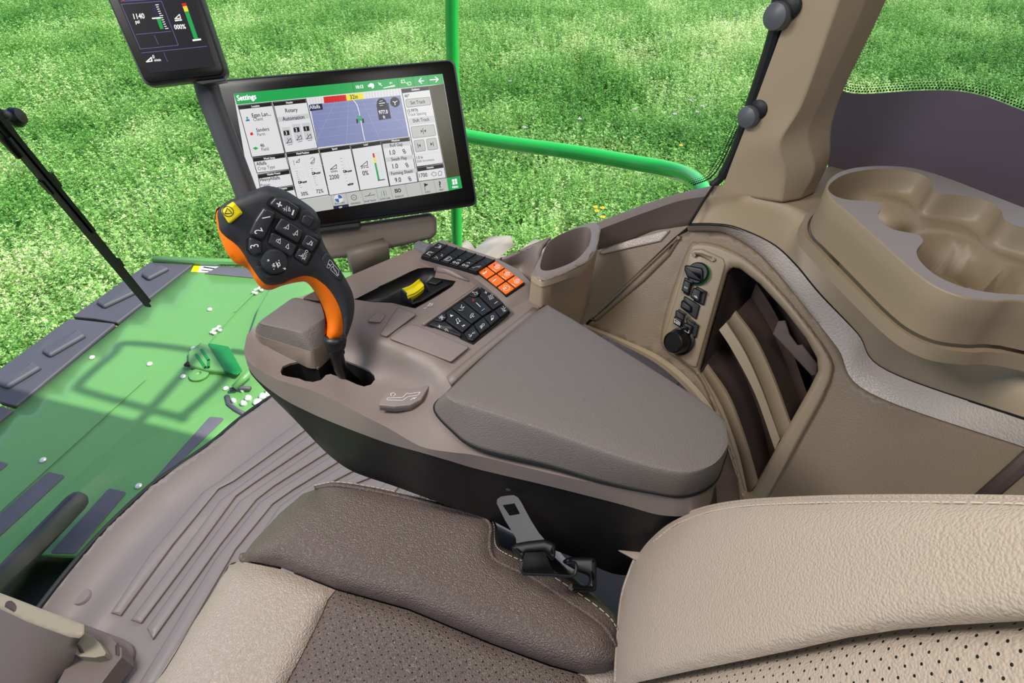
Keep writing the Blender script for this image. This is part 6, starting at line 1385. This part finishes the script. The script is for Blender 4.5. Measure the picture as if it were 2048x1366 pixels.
    def fk(V): a = np.clip(edist(V, top, False)/85, 0, 1); b = np.clip(edist(V, mid, False)/80, 0, 1); return .018*np.sqrt(1-(1-a)**2)+.012*np.sqrt(1-(1-b)**2)
    mb = MB(); sheet(mb, o1, fp(pk, fk), step=15)
    tp = [pk.at(*p) for p in [tuple(v)[:2] for v in spl([Vector((*a, 0)) for a in top], 4)]]; bk = Vector((0, -.09, -.02)); loft(mb, [tp, [p-pk.n*.02 for p in tp], [p-pk.n*.06+Vector((-.012, 0, 0)) for p in tp]])
    mb.build('back_bolster', M['backl'], t, angle=80, recalc=False)
    mb = MB(); tube(mb, [p+pk.n*.0005 for p in tp], .0026, n=8); mb.build('piping', M['backl'], t)
    mb = MB(); Sx = [tuple(v)[:2] for v in spl([Vector((*a, 0)) for a in top[6:]], 4)]; S_ = [pk.at(x+3, y+8, float(fk(np.array([(x+3, y+8)]))[0])+.0006) for x, y in Sx]
    for i in range(len(S_)-1):
        a, b = S_[i], S_[i+1]; n = max(1, int((b-a).length/.0062))
        for k in range(n): tube(mb, [a.lerp(b, (k+.15)/n), a.lerp(b, (k+.8)/n)], .0007, n=4)
    mb.build('stitching', M['thread'], t, flat=True)
    O = pk.at(1490, 1330); ex = (pk.at(1904, 1255)-O).normalized(); ey = pk.n.cross(ex); pm2 = perf(M['backl'], 'perforated_pale_leather', 1/.0085, .12, ex=(ex+ey).normalized(), ey=(ex-ey).normalized())
    mb = MB(); sheet(mb, mid+[(2300, 1600), (1240, 1600)], fp(pk, lambda V: .001+.010*np.sqrt(1-(1-np.clip(edist(V, mid, False)/60, 0, 1))**2)), step=18); mb.build('back_centre_panel', pm2, t, angle=80, recalc=False)
seat()

# ================================================================== SEAT BELT STALK
def belt():
    q = Q(940, 940, .23422); A, B_, C_ = PZ(1005, 1000, .60), PZ(1085, 1072, .575), PZ(1020, 1090, .565)
    dv = ray(1050, 1080).normalized(); pl = Pl(CAM+dv*.83, -dv+Vector((0, 0, .25)), (1, 0, 0))
    t = thing('seat_belt_tongue', 'grey metal seat belt tongue with square slot beside the seat cushion', 'seat belt', pl.at(1080, 1140))
    out = q((228, 285), (232, 250), (262, 228), (330, 217), (375, 215), (410, 235), (440, 280), (520, 430), (590, 540), (622, 575), (640, 600), (395, 625), (392, 582), (300, 430)); hole = q((278, 300), (380, 285), (428, 375), (338, 390))
    mb = MB(); sheet(mb, out, fp(pl, .0), holes=[hole], step=9, thick=-pl.n*.003); mb.build('metal_tongue', M['steel'], t, flat=True)
    mb = MB(); slab(mb, pl, q((345, 665), (390, 625), (500, 605), (640, 590), (740, 612), (735, 640), (748, 790), (700, 790), (640, 700), (470, 715), (455, 770)), -.014, .005, bev=.006, rad=.003); mb.build('tongue_housing', M['black'], t)
    mb = MB(); a = [pl.at(*p, .010) for p in q((470, 705), (640, 698))]; rows = [a, [pl.at(*p, .012) for p in q((455, 760), (665, 760))], [pl.at(*p, .004) for p in q((450, 850), (690, 820))], [pl.at(*p, -.02) for p in q((470, 880), (720, 880))]]; thicken(mb, dens(rows, 5), -pl.n*.002); mb.build('webbing', M['web'], t, angle=60)
    mb = MB(); W_ = [pl.at(*p, .004) for p in q((455, 775), (442, 850), (455, 878), (490, 888), (680, 895), (850, 906), (892, 892), (905, 860), (906, 815), (890, 792), (825, 795))]; tube(mb, spl(W_, 4), .0021, n=8); mb.build('wire_loop', M['metal'], t)
    p2 = Pl(CAM+ray(1150, 1150).normalized()*.86, -dv+Vector((0, 0, .3)), (1, 0, 0)); mb = MB(); slab(mb, p2, q((780, 770), (860, 740), (1085, 740), (1085, 1045), (760, 1010), (780, 985), (1010, 985), (1040, 900), (930, 860)), -.02, .0, bev=.006, rad=.006); mb.build('anchor_bracket', M['black'], t)
    mb = MB(); slab(mb, Pl(PZ(1255, 1108, .6), (-.3, .2, 1), (1, 0, 0)), [(1232, 1099), (1282, 1104), (1300, 1130), (1270, 1120)], -.004, .0, bev=.001); mb.build('trim_tip', M['console_side'], t)
belt()

# ================================================================== STEERING PEDESTAL (lower left)
def pedestal():
    t = thing('steering_pedestal', 'brown steering column cover with pale slanting edge in the lower left corner', 'pedestal', PZ(40, 1300, 0))
    g = Q(0, 1150, .15810); z1 = .16
    topf = g((-900, -120), (0, 225), (330, 350), (520, 425), (1060, 625), (1060, 740), (1000, 800), (880, 785), (500, 650), (340, 590), (0, 430), (-900, 60))
    def ff(V): return z1-.03*np.clip(edist(V, g((-900, 60), (0, 430), (340, 590), (500, 650), (880, 785), (1000, 800)), False)*-1/40+1, 0, 1)*0
    mb = MB(); sheet(mb, topf, fz(z1), step=10, thick=(0, 0, -.005)); mb.build('edge_bevel', M['pedl'], t)
    U = [PZ(*p, z1) for p in g((-900, 60), (0, 430), (340, 590), (500, 650), (880, 785), (1000, 800), (1035, 790))]; Ld = g((-900, 900), (0, 1366), (300, 1500), (500, 1600), (690, 1366), (930, 1080), (930, 1000))
    Lp = [PZ(-150, 1500, .02), PZ(0, 1480, .02), PZ(40, 1470, .02), PZ(70, 1440, .02), PZ(109, 1366, .05), PZ(147, 1321, .09), PZ(147, 1300, .11)]
    mb = MB(); loft(mb, [U]+[[a.lerp(b, k/4) for a, b in zip(U, Lp)] for k in (1, 2, 3)]+[Lp]); mb.build('front_cover', M['ped'], t, angle=60, recalc=False)
    mb = MB(); stroke(mb, Z_(z1), g((-300, 1060), (0, 1200), (400, 1366), (700, 1500)), .003, .001); mb.build('seam', M['keyhole'], t, recalc=False) if False else None
    mb = MB(); slab(mb, Z_(z1), g((60, 405), (75, 350), (105, 328), (150, 328), (190, 360), (210, 400), (205, 445), (180, 472)), 0, .0008, rad=.002); mb.build('slot_hole', M['recess'], t)
    # base block behind it
    z2 = .075; a = g((1050, 620), (1560, 810), (1640, 860), (1670, 930), (1660, 1010), (1520, 1200), (1380, 1366), (1280, 1500), (600, 1500), (800, 1100))
    mb = MB(); sheet(mb, a, fz(.02), step=14, thick=(0, 0, -.025)); mb.build('base_flange', M['ped'], t)
    b = g((1040, 650), (1400, 790), (1430, 820), (1540, 930), (1540, 1040), (1430, 1180), (1250, 1420), (700, 1420), (900, 1050), (960, 800)); rr = [PZ(*p, z2) for p in b]; mb = MB(); sheet(mb, b, fz(z2), step=14); lo = [Vector((p.x, p.y, .02)) for p in rr]; loft(mb, [rr, lo], closed=True); mb.build('base_block', M['ped'], t, angle=30, recalc=False)
    c = g((1062, 715), (1150, 760), (1260, 860), (1340, 985), (1320, 1020), (1200, 1045), (1020, 1030), (935, 1000), (940, 930), (990, 850)); mb = MB(); z3 = .10; rr = [PZ(*p, z3) for p in c]; sheet(mb, c, fz(z3), step=10); lw = [Vector((p.x, p.y-.0, z2-.06)) for p in rr]; loft(mb, [rr, lw], closed=True); mb.build('side_cover', M['pedl'], t, angle=30, recalc=False)
    for s, zz in ((((975, 885), (1000, 880), (1030, 910), (1065, 980), (1050, 990), (1010, 980)), z3), (((1490, 855), (1510, 900), (1515, 1010), (1505, 1030), (1465, 1010), (1460, 900)), z2)):
        mb = MB(); slab(mb, Z_(zz), g(*s), 0, .001); mb.build('slot_hole', M['recess'], t)
pedestal()
